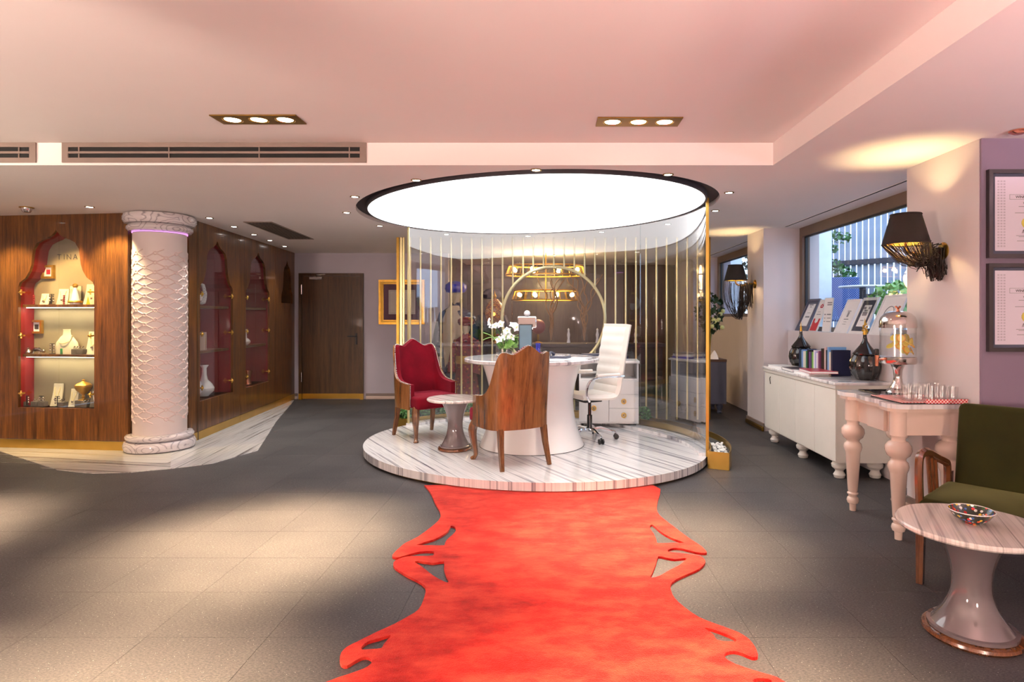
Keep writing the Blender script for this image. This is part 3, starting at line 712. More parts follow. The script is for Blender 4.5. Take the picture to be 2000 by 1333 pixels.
def earrings(px, z, label, v=.12, h=.11):
    x, y, zz = in1(px, v, z)
    t = thing('earring_stand', label, 'jewellery stand', (x, y, zz), A1, JG)
    b = nb(); lathe(b, [(.028, 0), (.028, .006), (.004, .010), (.004, h), (0, h)], 12); tube(b, [(-.028, 0, h), (.028, 0, h)], .004, 6); obj('rack', b, 'black', t)
    for s in (-1, 1):
        for k in range(3): obj('bead', ball(nb(), (s * .022, 0, h - .018 - k * .026), .010, 8), 'steel', t)
z1, z2, z3 = .435, 1.00, 1.53
necklace_board(107, z1, .12, .24, 'curved beige necklace board at the centre of the bottom shelf', .20)
necklace_board(141, z1, .10, .19, 'narrow necklace board leaning left of the gilded cup', .12)
necklace_board(184, z1, .13, .20, 'white beaded necklace board at the right end of the bottom shelf', .11, 0, 'fabric2', 'china')
necklace_board(178, z2, .15, .24, 'tall curved necklace board at the right end of the middle shelf', .16)
necklace_board(120, z3, .13, .17, 'curved necklace board at the middle of the top shelf', .22)
necklace_board(142, z3, .15, .20, 'rounded necklace board beside the glass figurine', .26)
necklace_board(178, z3, .20, .22, 'wide necklace board at the right of the top shelf', .26)
necklace_board(85, z3, .10, .12, 'low necklace board left on the top shelf', .2)
bust(131, z2, .95, 'pale necklace bust on the middle shelf')
for px, z, lb in ((70, z1, 'ring block with two rings, left on the bottom shelf'), (84, z1, 'ring block with earrings before the centre board'), (123, z1, 'low block with silver rings near the gilded cup'), (168, z1, 'small block with rings right of the cup'), (149, z2, 'ring block beside the bust on the middle shelf'), (160, z2, 'ring block right of centre on the middle shelf'), (45, z1, 'low cloth pad with rings at the left end of the bottom shelf')):
    ringbox(px, z, lb)
for px, z, lb in ((52, z1, 'hanging bead earrings on a stand, bottom shelf left'), (81, z1, 'hanging bead earrings near the middle of the bottom shelf'), (102, z2, 'hanging bead earrings left of the bust'), (101, z3, 'dark hanging earrings on the top shelf'), (112, z1 , 'bead earrings just right of the glass door joint')):
    earrings(px, z, lb)
x, y, zz = in1(163, .24, z1)
t = thing('gilded_cup', 'ornate gilded lidded cup on a small block', 'goblet', (x, y, zz), A1)
obj('block', box(nb(), -.06, .06, -.05, .05, 0, .07, .004), 'fabric2', t)
obj('cup', lathe(nb(), [(.045, .07), (.045, .078), (.012, .09), (.018, .105), (.010, .125), (.03, .145), (.062, .18), (.075, .215), (.07, .225)], 24, wob=lambda k, n, z: 1 + .06 * (k % 2)), 'goldframe', t)
obj('lid', lathe(nb(), [(.078, .225), (.078, .232), (.055, .252), (.02, .268), (.012, .275), (.017, .287), (0, .297)], 24), 'goldframe', t)
x, y, zz = in1(55, .12, z2); solo('silver_tortoise', lathe(nb(), [(.03, 0), (.035, .015), (.022, .04), (.012, .05), (.016, .06), (0, .075)], 14), 'steel', (x, y, zz), 'small silver figurine at the left of the middle shelf', 'figurine')
x, y, zz = in1(73, .12, z2)
t = thing('silver_animal', 'long silver animal figurine on the middle shelf', 'figurine', (x, y, zz), A1)
obj('body', tube(nb(), [(-.07, 0, .02), (-.04, 0, .045), (.02, 0, .05), (.06, 0, .03)], [.012, .022, .022, .012], 8), 'steel', t); obj('head', ball(nb(), (.075, 0, .03), .018, 8), 'steel', t)
for k, sx in enumerate((-.04, .03)): obj('foot', tube(nb(), [(sx, 0, .03), (sx, -.01, 0)], .008, 6), 'steel', t)
x, y, zz = in1(120, .07, z2); solo('emerald_pendant', box(nb(), -.012, .012, -.006, .006, 0, .06, .003), 'green', (x, y, zz), 'green stone pendant before the pale bust', 'pendant')
x, y, zz = in1(147, .14, z3)
t = thing('glass_figurine', 'glass bottle figurine with gold ball stopper on the top shelf', 'figurine', (x, y, zz), A1)
obj('bottle', lathe(nb(), [(.045, 0), (.05, .03), (.035, .08), (.025, .14), (.016, .165), (.016, .18)], 16), 'china', t)
obj('stopper', ball(nb(), (0, 0, .20), .026, 12), 'goldframe', t)
obj('flower_base', loop(nb(), [(math.cos(k * PI / 6) * .055, math.sin(k * PI / 6) * .055, .03) for k in range(12)], .014, 6), 'goldframe', t)
x, y, zz = in1(172, .10, z3); solo('wood_pyramid', lathe(nb(), [(.022, 0), (.02, .01), (0, .09)], 4), 'orange', (x, y, zz), 'small wooden pyramid at the right of the top shelf', 'ornament')
for px, lb in ((66, 'red coral bead stand left on the top shelf'), (125, 'red coral bead stand right of the door joint')):
    x, y, zz = in1(px, .08, z3); b = nb()
    for k in range(5): ball(b, (0, 0, .012 + k * .02), .011, 8)
    solo('coral_stand', b, 'redpanel', (x, y, zz), lb, 'ornament')
def smallframe(px, py, w, h, label, art):
    x, y, zz = in1(px, .385, EYE + (HY - py) * .0058)
    t = thing('small_gilt_frame', label, 'picture', (x, y, zz), A1)
    plate_ = lambda u, z, v: (u, v, z)
    obj('frame', plate(nb(), [(-w, -h), (w, -h), (w, h), (-w, h)], [[(-w * .68, -h * .68), (w * .68, -h * .68), (w * .68, h * .68), (-w * .68, h * .68)]], plate_, -.02, .012), 'goldframe', t, smooth=False)
    obj('mat', box(nb(), -w * .7, w * .7, -.002, .010, -h * .7, h * .7), 'paper', t, smooth=False)
    obj('print', box(nb(), -w * .3, w * .3, -.005, -.002, -h * .35, h * .35), art, t, smooth=False)
smallframe(95, 535, .075, .073, 'small gilt framed print on the upper back of the show case', 'redink')
smallframe(72, 638, .075, .073, 'small gilt framed dark print above the middle shelf', 'ink')
t = thing('wall_lettering', 'dark letters TINA on the upper back panel of the show case', 'lettering', in1(133, .4, 2.02), A1)
for k, ch in enumerate('TINA'):
    o = obj('letter', textmesh(ch, .085), 'ink', t); o.location = ((-.105, -.045, .012, .088)[k], -.002, 0); o.rotation_euler = (R(90), 0, 0)
# --- things inside the other cases
def in2(u, v, z): return wpt(P2, A2, u, v, z)
PG = 'china in the burgundy show cases'
def pot(name, u, v, z, prof, mat, label, cat, n=24, extra=None):
    t = thing(name, label, cat, in2(u, v, z), A2, PG)
    obj('body', lathe(nb(), prof, n), mat, t)
    if extra: extra(t)
    return t
pot('lidded_pot', .42, .20, .435, [(.05, 0), (.09, .02), (.14, .09), (.148, .14), (.13, .20), (.09, .235), (.07, .245)], 'porcelain', 'round patterned pot with pointed lid on the bottom shelf', 'pot', extra=lambda t: obj('lid', lathe(nb(), [(.07, .245), (.055, .258), (.015, .265), (.014, .275), (.022, .29), (.012, .315), (0, .33)], 18), 'porcelain', t))
pot('bottle_vase', .74, .17, .435, [(.05, 0), (.055, .01), (.105, .06), (.112, .10), (.085, .15), (.04, .20), (.028, .26), (.026, .34), (.05, .375), (.048, .38)], 'china', 'white long-necked vase beside the lidded pot', 'vase')
t = pot('metal_dish', .32, .22, 1.00, [(.03, 0), (.04, .005), (.05, .03), (.02, .05)], 'goldframe', 'gilt standing dish at the left of the middle shelf', 'dish')
o = obj('round_plate', lathe(nb(), [(0, -.01), (.11, -.008), (.125, .012), (.11, .006), (0, .004)], 28), 'goldframe', t); o.rotation_euler = (R(80), 0, R(20)); o.location = (0, 0, .14)
t = thing('pink_box', 'tall pale pink box standing on the middle shelf', 'box', in2(.66, .16, 1.00), A2 + R(10))
obj('carton', box(nb(), -.045, .045, -.04, .04, 0, .215, .002), 'pink', t, smooth=False); obj('front_label', box(nb(), -.008, .008, -.0412, -.04, .06, .15), 'goldframe', t, smooth=False)
t = thing('swan_bowl', 'white china bowl with swan neck on the top shelf', 'bowl', in2(.45, .20, 1.53), A2, PG)
obj('bowl', lathe(nb(), [(.05, 0), (.06, .01), (.13, .06), (.14, .11), (.12, .14), (.0, .13)], 24, wob=lambda k, n, z: 1 + .04 * math.cos(k * 2 * PI / n * 8)), 'china', t)
obj('swan_neck', tube(nb(), smooth_line([(.10, -.05, .05), (.20, -.06, .05), (.235, -.06, .14), (.20, -.06, .24), (.14, -.06, .26)], 5), [.03] * 6 + [.026] * 6 + [.02] * 5 + [.012] * 4, 8), 'porcelain', t)
t = thing('case_picture', 'gilt edged picture hanging behind the swan bowl', 'picture', in2(.48, .385, 1.60), A2)
obj('frame', plate(nb(), [(-.17, -.3), (.17, -.3), (.17, .3), (-.17, .3)], [[(-.13, -.26), (.13, -.26), (.13, .26), (-.13, .26)]], lambda u, z, v: (u, v, z), -.02, .01), 'goldframe', t, smooth=False); obj('canvas', box(nb(), -.13, .13, -.004, .008, -.26, .26), 'burg', t, smooth=False)
t = thing('standing_plate', 'large patterned oval plate standing on the top shelf', 'plate', in2(1.86, .20, 1.53), A2, PG)
o = obj('plate', lathe(nb(), [(0, -.008), (.15, -.008), (.21, .016), (.20, .02), (.15, .002), (0, 0)], 32), 'porcelain', t); o.rotation_euler = (R(78), 0, R(25)); o.location = (0, 0, .21)
obj('plate_stand', tube(nb(), [(-.05, -.05, 0), (0, .08, .15), (.05, -.05, 0)], .006, 6), 'black', t)
t = thing('silver_beaker', 'silver beaker on the middle shelf of the second burgundy case', 'beaker', in2(1.78, .18, 1.0), A2)
obj('cup', lathe(nb(), [(.045, 0), (.05, .01), (.055, .13), (.05, .13), (.045, .02), (0, .015)], 18), 'steel', t); obj('rim', loop(nb(), [(math.cos(k * PI / 8) * .053, math.sin(k * PI / 8) * .053, .13) for k in range(16)], .004, 6), 'goldframe', t)
pot('thin_neck_vase', 2.02, .18, 1.0, [(.03, 0), (.06, .025), (.066, .05), (.045, .08), (.018, .10), (.015, .22), (.02, .225)], 'china', 'white bud vase with thin straight neck', 'vase')
pot('brass_ewer', 1.80, .18, .435, [(.05, 0), (.06, .02), (.075, .10), (.07, .17), (.035, .23), (.03, .28), (.042, .31), (.04, .31)], 'goldframe', 'brass ewer with curved handle on the bottom shelf', 'ewer', extra=lambda t: obj('handle', tube(nb(), smooth_line([(.03, 0, .28), (.10, 0, .26), (.11, 0, .18), (.072, 0, .11)], 4), .007, 6), 'goldframe', t))
pot('copper_drum', 2.06, .17, .435, [(.055, 0), (.05, .02), (.045, .10), (.06, .16), (.065, .20), (.0, .20)], 'copper', 'copper goblet drum beside the brass ewer', 'drum')

# ------------------------------------------------------------------ column
CX, CY = -4.135, 6.42
t = thing('column', 'white lattice column with ringed marble base and capital', 'column', (CX, CY, 0))
obj('base_lower', lathe(nb(), [(.30, .006), (.322, .015), (.333, .045), (.333, .075), (.318, .105), (.27, .115)], 40), 'marbC', t, 'ringed grey marble base')
obj('base_upper', lathe(nb(), [(.27, .115), (.300, .119), (.315, .138), (.315, .155), (.298, .176), (.24, .18)], 40), 'marbC', t)
obj('shaft', lathe(nb(), [(.246, .18), (.246, 2.27)], 48), M('column_plaster', lin(208, 194, 190), .45, var=.02), t)
obj('capital_lower', lathe(nb(), [(.25, 2.285), (.285, 2.29), (.305, 2.315), (.305, 2.335), (.285, 2.36), (.27, 2.362)], 40), 'marbC', t)
obj('capital_upper', lathe(nb(), [(.28, 2.362), (.318, 2.368), (.338, 2.40), (.338, 2.435), (.325, 2.465), (.30, 2.478)], 40), 'marbC', t, 'ringed grey marble capital')
obj('light_ring', loop(nb(), [(math.cos(k * PI / 20) * .25, math.sin(k * PI / 20) * .25, 2.278) for k in range(40)], .005, 5), 'pinkled', t, 'thin violet light under the capital')
b = nb(); NC = 16; dzc = .098; z0, nz = .34, 18
node = lambda j, i: (2 * PI * j / NC, z0 + dzc * (i + (.5 if j % 2 else 0)))
cyl = lambda th, z, r=.247: (math.cos(th) * r, math.sin(th) * r, z)
for j in range(NC):
    for i in range(nz):
        th, z = node(j, i)
        if math.cos(th - math.atan2(-CY, -CX)) < -.25: continue
        for s in (1, -1):
            for dzz in (.5, -.5):
                if s < 0 and dzz: continue
                a0, a1 = (th, z), (th + s * 2 * PI / NC, z + dzz * dzc)
                tube(b, [cyl(a0[0] + (a1[0] - a0[0]) * q, a0[1] + (a1[1] - a0[1]) * q) for q in (.2, .5, .8)], .0075, 4, False)
        loop(b, [cyl(th + math.cos(q * PI / 4) * .07, z + math.sin(q * PI / 4) * .016) for q in range(8)], .0075, 4)
obj('lattice_relief', b, M('lattice_plaster', lin(216, 194, 188), .45, var=.02), t, 'raised linked diamond lattice on the shaft')

# ------------------------------------------------------------------ podium, glass, rod screen
def pell(th, k=1.): return ell(th, 1.75 * k, 1.60 * k, -.19, 6.36, .13)
ZP = .09
t = thing('podium', 'round striped marble podium under the ceiling light', 'podium', (0, 0, 0))
obj('marble_top', plate(nb(), [pell(2 * PI * k / 120) for k in range(120)], [], lambda u, v, q: (u, v, q), .022, ZP), 'marbP', t, smooth=False)
obj('brass_kick', plate(nb(), [pell(2 * PI * k / 96, .975) for k in range(96)], [], lambda u, v, q: (u, v, q), .001, .022), 'brassdark', t, 'recessed brass base', smooth=False)
def arcblock(fn, k0, k1, a0, a1, z0, z1, n=2):
    b = nb(); L = []
    for i in range(n + 1):
        th = a0 + (a1 - a0) * i / n; p, q = fn(th, k0), fn(th, k1)
        L.append([b.verts.new((p[0], p[1], z0)), b.verts.new((q[0], q[1], z0)), b.verts.new((q[0], q[1], z1)), b.verts.new((p[0], p[1], z1))])
    for p, q in zip(L, L[1:]):
        for i in range(4): b.faces.new((p[i], q[i], q[(i + 1) % 4], p[(i + 1) % 4]))
    b.faces.new(L[0]); b.faces.new(L[-1][::-1]); return b
TH0, TH1 = R(-18), R(139.6)
NK = 40
for k in range(NK):
    a0 = TH0 + (TH1 - TH0) * k / NK; a1 = TH0 + (TH1 - TH0) * (k + 1) / NK
    obj('curb_block', arcblock(dell, .965, 1.03, a0 + .001, a1 - .001, ZP, ZP + .03), 'marbP', t, smooth=False)
g = thing('glass_partition', 'tall curved clear glass wall around the back of the podium', 'glass partition', (0, 0, 0))
cut = [TH0, R(30.5), R(88), TH1]
for k in range(3): obj('glass_panel', arcblock(dell, 1.0065, 1.0125, cut[k] + .0015, cut[k + 1] - .0015, ZP + .03, ZC + .03, 30), 'pglass', g)
for th in cut[1:3]: obj('silicone_joint', arcblock(dell, 1.006, 1.013, th - .0012, th + .0012, ZP + .03, ZC + .03, 1), 'acrylic', g, smooth=False)
for th, w_, mt in ((TH0, .012, 'brass'), (TH1, .007, 'gold')): obj('edge_trim', arcblock(dell, 1.002, 1.017, th - w_, th + w_ * .2, ZP + .002 if th < 0 else ZP + .03, ZC + .03, 1), mt, g, 'slim brass edge profile', smooth=False)
YR = 8.22
s = thing('rod_screen', 'brass rod screen with a large round opening behind the glass', 'screen', (0, YR, 0))
HXc, HZc, HR = .056, 1.379, .70
rx = [(801 + 20.05 * k - VX) * YR / FPX for k in range(29)]
for x in rx:
    dxx = abs(x - HXc)
    segs = [(0.0, ZC - .001)]
    if dxx < HR:
        q = math.sqrt(HR * HR - dxx * dxx); segs = [(0.0, HZc - q), (HZc + q, ZC - .001)]
    for a, b_ in segs:
        if b_ - a > .02: obj('rod', tube(nb(), [(x, 0, a), (x, 0, b_)], .0125, 8), 'gold', s)
obj('hoop', loop(nb(), [(HXc + HR * math.cos(2 * PI * k / 72), 0, HZc + HR * math.sin(2 * PI * k / 72)) for k in range(72)], .022, 8), 'gold', s, 'large brass hoop framing the round opening')
for a, b_ in ((775, 780), (782, 786), (787.5, 790)):
    obj('frame_post', box(nb(), (a - VX) * YR / FPX, (b_ - VX) * YR / FPX, -.02, .02, 0, ZC - .001), 'brassdark' if a == 775 else 'gold', s, smooth=False)
for a, b_ in ((1379, 1382.5), (1383.5, 1387)):
    obj('frame_post', box(nb(), (a - VX) * YR / FPX, (b_ - VX) * YR / FPX, -.02, .02, 0, ZC - .001), 'brassdark' if a > 1380 else 'gold', s, smooth=False)
p = thing('curved_planter', 'curved brass planter trough hugging the back of the podium', 'planter', (0, 0, 0))
Q0, Q1 = R(-29), R(143)
obj('outer_wall', arcblock(pell, 1.115, 1.12, Q0, Q1, .001, .16, 60), 'brass', p); obj('inner_wall', arcblock(pell, 1.012, 1.017, Q0, Q1, .001, .16, 60), 'brass', p)
obj('end_plate', arcblock(pell, 1.012, 1.12, Q0 - .004, Q0, .001, .16, 1), 'brass', p, smooth=False); obj('end_plate', arcblock(pell, 1.012, 1.12, Q1, Q1 + .004, .001, .16, 1), 'brass', p, smooth=False)
obj('soil', arcblock(pell, 1.017, 1.115, Q0, Q1, .01, .10, 60), 'subfloor', p)
rnd = random.Random(11)
b = nb()
for _ in range(150):
    th = rnd.uniform(Q0 + .02, R(-8)); k = rnd.uniform(1.03, 1.10); x, y = pell(th, k)
    ball(b, (x, y, .105 + rnd.uniform(0, .02)), rnd.uniform(.008, .017), 6, .7)
tag(obj('white_pebbles', b, 'pebble'), 'white pebbles filling the right end of the brass planter', 'pebbles', None, 'stuff')
boxm = mesh('boxwood', leafball(nb(), (0, 0, 0), .105, 520, .026, rnd), False); boxm.materials.append(MAT['leaf'])
inner = mesh('boxwood_core', ball(nb(), (0, 0, 0), .082, 12)); inner.materials.append(MAT['leafd'])
for k, (deg, lb) in enumerate([(140, 'left end of the planter behind the red chair'), (131, 'second from the left end of the planter'), (122, 'third from the left end of the planter'), (111, 'behind the small marble table'), (58, 'first left of the drawer unit'), (46, 'right beside the drawer unit'), (38, 'rightmost of the clipped balls beside the drawer unit')]):
    x, y = pell(R(deg), 1.066); t = thing('boxwood_ball', 'clipped green boxwood ball, ' + lb, 'shrub', (x, y, .19), rnd.uniform(0, 6), 'boxwood balls in the brass planter')
    obj('foliage', boxm, None, t); obj('core', inner, None, t)
# ------------------------------------------------------------------ furniture on the podium
def shell_chair(name, label, loc, rz):
    t = thing(name, label, 'chair', loc, rz, 'winged velvet chairs with walnut shells')
    half = [(.292, -.18, .60), (.302, -.08, .607), (.303, .02, .62), (.299, .09, .655), (.291, .135, .72), (.281, .165, .82), (.268, .19, .93), (.245, .215, .992), (.20, .24, 1.0), (.14, .257, .985), (.07, .27, 1.025), (0, .275, 1.06)]
    full = [(-x, y, h) for x, y, h in half] + [(x, y, h) for x, y, h in reversed(half[:-1])]
    pts = smooth_line(full, 4)
    def wall(o0, o1, zb, dtop, m=10):
        b = nb(); cols = []
        for i, p in enumerate(pts):
            a, c = pts[max(i - 1, 0)], pts[min(i + 1, len(pts) - 1)]
            n = Vector((c.y - a.y, -(c.x - a.x), 0)).normalized()          # points inwards (towards the sitter) or out; fix below
            if n.dot(Vector((-p.x, -.05 - p.y, 0))) < 0: n = -n
            lean = lambda z: Vector((0, .10 * max(0, z - .45), 0)) * max(0., min(1., (p.y + .05) * 4))
            q0 = Vector((p.x, p.y, 0)) + n * o0; q1 = Vector((p.x, p.y, 0)) + n * o1; zt = p.z + dtop
            A = [b.verts.new((q0.x, q0.y + lean(zb + (zt - zb) * k / m).y, zb + (zt - zb) * k / m)) for k in range(m + 1)]
            B = [b.verts.new((q1.x, q1.y + lean(zb + (zt - zb) * k / m).y, zb + (zt - zb) * k / m)) for k in range(m + 1)]
            cols.append(A + B[::-1])
        N = len(cols[0])
        for a, c in zip(cols, cols[1:]):
            for k in range(N): b.faces.new((a[k], c[k], c[(k + 1) % N], a[(k + 1) % N]))
        b.faces.new(cols[0]); b.faces.new(cols[-1][::-1]); return b
    obj('shell', wall(0, .022, .335, 0), 'chairwood', t, 'curved polished walnut back shell')
    obj('backrest', wall(.023, .07, .40, -.006), 'redvel', t, 'crimson velvet back padding')
    obj('seat', box(nb(), -.262, .262, -.335, .20, .345, .475, .03, None, 3), 'redvel', t, 'crimson velvet seat cushion')
    b = nb(); prev = None
    for i, p in enumerate(pts):
        a, c = pts[max(i - 1, 0)], pts[min(i + 1, len(pts) - 1)]
        n = Vector((c.y - a.y, -(c.x - a.x), 0)).normalized()
        if n.dot(Vector((-p.x, -.05 - p.y, 0))) < 0: n = -n
        q = Vector((p.x, p.y + .10 * max(0, p.z - .45) * max(0., min(1., (p.y + .05) * 4)), p.z + .002)) + n * .022
        if prev is not None:
            k = max(1, int((q - prev).length / .013))
            for s in range(k): ball(b, prev + (q - prev) * s / k, .0058, 6)
        prev = q
    for sgn in (-1, 1):
        for k in range(18): ball(b, (sgn * .272, -.182, .37 + k * .0125), .0055, 6)
    obj('nailhead_trim', b, 'nail', t, 'row of bright nailheads along the edge')
    for sgn in (-1, 1):
        obj('leg', tube(nb(), [(sgn * .215, .215, .345), (sgn * .222, .235, .20), (sgn * .235, .285, 0.0)], [.034, .029, .021], 4, True, PI / 4), 'legwood', t)
        obj('leg', tube(nb(), smooth_line([(sgn * .235, -.235, .36), (sgn * .255, -.265, .27), (sgn * .245, -.25, .15), (sgn * .235, -.235, .05), (sgn * .248, -.262, .012), (sgn * .25, -.268, 0)], 3), [.036, .038, .040, .040, .036, .032, .028, .025, .022, .020, .019, .021, .026, .027, .025, .022], 6), 'legwood', t)
    return t
shell_chair('velvet_chair', 'crimson velvet chair facing the room beside the small marble table', (-1.36, 6.62, ZP), R(40))
shell_chair('velvet_chair', 'velvet chair showing its walnut back before the white desk', (-.35, 5.46, ZP), R(212))

def pedestal_table(label, loc, H, rt, rb, rw, rz):
    t = thing('marble_side_table', label, 'side table', loc, rz, 'hourglass side tables with marble tops')
    prof = []
    for k in range(25):
        s = k / 24; r = rw + (rb - rw) * max(0, (0.48 - s) / .48) ** 2.0 if s < .48 else rw + (rb * .92 - rw) * ((s - .48) / .52) ** 2.0
        prof.append((r, .03 + s * (H - .065)))
    obj('pedestal', lathe(nb(), [(rb * .9, .028), (rb, .032)] + [(max(prof[0][0], 0), .045)] + prof[1:], 40), 'greygloss', t, 'glossy grey hourglass pedestal')
    obj('base_ring', lathe(nb(), [(rb * .8, 0), (rb + .014, .001), (rb + .022, .012), (rb + .018, .024), (rb - .002, .03), (rb * .8, .03)], 40), 'armwood', t, 'polished wooden base ring')
    obj('top_plate', lathe(nb(), [(rb * .95, H - .036), (rb * .98, H - .026), (rb * .9, H - .0255)], 36), 'blackg', t)
    obj('table_top', lathe(nb(), [(0, H - .025), (rt - .008, H - .025), (rt, H - .017), (rt, H - .007), (rt - .006, H), (0, H)], 56), 'marbT', t, 'striped marble table top')
    return t
pedestal_table('small striped marble side table between the two velvet chairs', (-.93, 5.97, ZP), .51, .277, .15, .075, R(90))
pedestal_table('foreground striped marble side table carrying the painted bowl', (1.86, 2.66, 0), .49, .295, .172, .075, R(25))

# desk
t = thing('reception_desk', 'white flared round reception desk with striped marble top', 'desk', (-.18, 6.22, ZP))
prof = []
for k in range(21):
    s = k / 20; r = .425 + (.535 - .425) * max(0, (.55 - s) / .55) ** 2 + (.09 * ((s - .55) / .45) ** 1.6 if s > .55 else 0); prof.append((r, .004 + s * .846))
obj('pedestal', lathe(nb(), prof, 64), 'white', t, 'glossy white flared drum')
obj('floor_joint', lathe(nb(), [(.54, .0005), (.54, .004), (.50, .004)], 64), 'black', t)
obj('desk_top', lathe(nb(), [(0, .851), (.67, .851), (.69, .862), (.69, .885), (.68, .893), (0, .893)], 72), 'marbD', t, 'thick striped marble desk top')
ZD = ZP + .893
# office chair
t = thing('office_chair', 'white leather swivel office chair with chrome arms at the desk', 'office chair', (.43, 6.46, ZP), R(118))
# local: sitter faces +y direction before rotation -> back at -y
b = nb()
line = [(.22, .475), (.12, .47), (.0, .462), (-.12, .46), (-.19, .475), (-.225, .53), (-.245, .62), (-.262, .72), (-.283, .84), (-.305, .96), (-.33, 1.08), (-.35, 1.18), (-.36, 1.225)]
L = smooth_line([(0, y, z) for y, z in line], 6)
rows = []; acc = 0
for i, p in enumerate(L):
    a, c = L[max(i - 1, 0)], L[min(i + 1, len(L) - 1)]; d = (c - a).normalized(); n = Vector((0, d.z, -d.y))
    acc += (p - L[i - 1]).length if i else 0
    th = .026 + .012 * abs(math.sin(acc / .105 * PI)) ** .5
    if n.z < 0 and n.y < 0: n = -n
    if i < 24 and n.z < 0: n = -n
    if i >= 24 and n.y < 0: n = -n
    wd = .235
    rows.append([b.verts.new((-wd, *(p - n * .02)[1:])), b.verts.new((wd, *(p - n * .02)[1:])), b.verts.new((wd + .008, *(p)[1:])), b.verts.new((wd - .02, *(p + n * th)[1:])), b.verts.new((-wd + .02, *(p + n * th)[1:])), b.verts.new((-wd - .008, *p[1:]))])
for p, q in zip(rows, rows[1:]):
    for k in range(6): b.faces.new((p[k], p[(k + 1) % 6], q[(k + 1) % 6], q[k]))
b.faces.new(rows[0][::-1]); b.faces.new(rows[-1])
obj('seat_and_back', b, 'leather', t, 'ribbed white leather seat and high back')
for sgn in (-1, 1):
    obj('armrest', tube(nb(), smooth_line([(sgn * .26, .16, .44), (sgn * .265, .20, .52), (sgn * .27, .17, .64), (sgn * .27, .05, .685), (sgn * .27, -.12, .685), (sgn * .262, -.262, .685)], 5), .012, 8), 'chrome', t, 'bent chrome armrest')
    obj('arm_pad', tube(nb(), [(sgn * .27, .08, .70), (sgn * .27, -.02, .703), (sgn * .27, -.2, .702)], .018, 8), 'leather', t)
b = nb(); box(b, -.10, .10, -.10, .12, .405, .44, .008); tube(b, [(.1, .05, .42), (.24, .07, .41), (.26, .07, .36)], .009, 6); obj('tilt_mechanism', b, 'black', t)
obj('gas_column', lathe(nb(), [(.028, .10), (.028, .26), (.018, .265), (.018, .41)], 16), 'blackg', t)
for k in range(5):
    a = 2 * PI * k / 5 + .5; dx, dy = math.cos(a), math.sin(a)
    lg = obj('base_arm', tube(nb(), [(dx * .02, dy * .02, .105), (dx * .12, dy * .12, .115), (dx * .27, dy * .27, .075), (dx * .285, dy * .285, .06)], [.024, .021, .015, .013], 8), 'chrome', t, 'chrome star base arm')
    c = nb()
    for s in (-1, 1):
        px_, py_ = -dy * .016 * s, dx * .016 * s
        tube(c, [(dx * .285 + px_ * .6, dy * .285 + py_ * .6, .028), (dx * .285 + px_ * 1.6, dy * .285 + py_ * 1.6, .028)], .0275, 14)
    obj('caster', c, 'black', lg)
# drawer unit
t = thing('drawer_unit', 'white drawer unit with round brass pulls behind the office chair', 'drawer unit', (.70, 7.12, ZP), R(-3))
Wd, Hd, Dd = .35, .79, .38
b = nb(); box(b, -Wd, Wd, 0, Dd, .05, .07); box(b, -Wd, -Wd + .02, 0, Dd, .07, Hd - .03); box(b, Wd - .02, Wd, 0, Dd, .07, Hd - .03); box(b, -Wd + .02, Wd - .02, Dd - .02, Dd, .07, Hd - .03); box(b, -Wd + .02, Wd - .02, 0, Dd - .02, .56, .58); box(b, -.01, .01, .005, Dd - .02, .07, .56)
obj('body', b, 'white', t, smooth=False); obj('unit_top', box(nb(), -Wd - .01, Wd + .01, -.015, Dd, Hd - .03, Hd, .003), 'white', t, smooth=False)
for x0, x1 in ((-Wd + .003, -.003), (.003, Wd - .003)):
    for k in range(3):
        if x0 < 0 and k == 1: continue
        z0, z1 = (.072 + k * .163, .232 + k * .163)
        if x0 < 0 and k == 0: z1 += .163
        dw = obj('drawer', box(nb(), x0, x1, -.018, 0, z0, z1, .002), 'white', t, smooth=False)
        if k < 2:
            kn = nb(); loop(kn, [((x0 + x1) / 2 + .024 * math.cos(q * PI / 8), -.026, (z0 + z1) / 2 + .026 * math.sin(q * PI / 8)) for q in range(16)], .007, 6); ball(kn, ((x0 + x1) / 2, -.022, (z0 + z1) / 2), .010, 8)
            obj('pull', kn, 'brass', dw, 'round brass pull')
for sx in (-1, 1):
    for yy in (.05, Dd - .05): obj('foot', box(nb(), sx * (Wd - .04) - .015, sx * (Wd - .04) + .015, yy - .015, yy + .015, 0, .05), 'black', t, smooth=False)
x, y = .62, 7.25
for k, (m_, h_) in enumerate((('bluep', .025), ('paper', .03), ('slate', .02))):
    solo('document_folder', box(nb(), -.15, .15, -.11, .11, 0, h_, .002), m_, (x + .02 * k - .1, y, ZP + Hd + sum((.0255, .0305)[:k])), ['blue folder at the bottom of the pile on the drawer unit', 'white paper ream in the pile on the drawer unit', 'slate folder topmost of the pile on the drawer unit'][k], 'folder', 'papers piled on the drawer unit', R(8 * k))
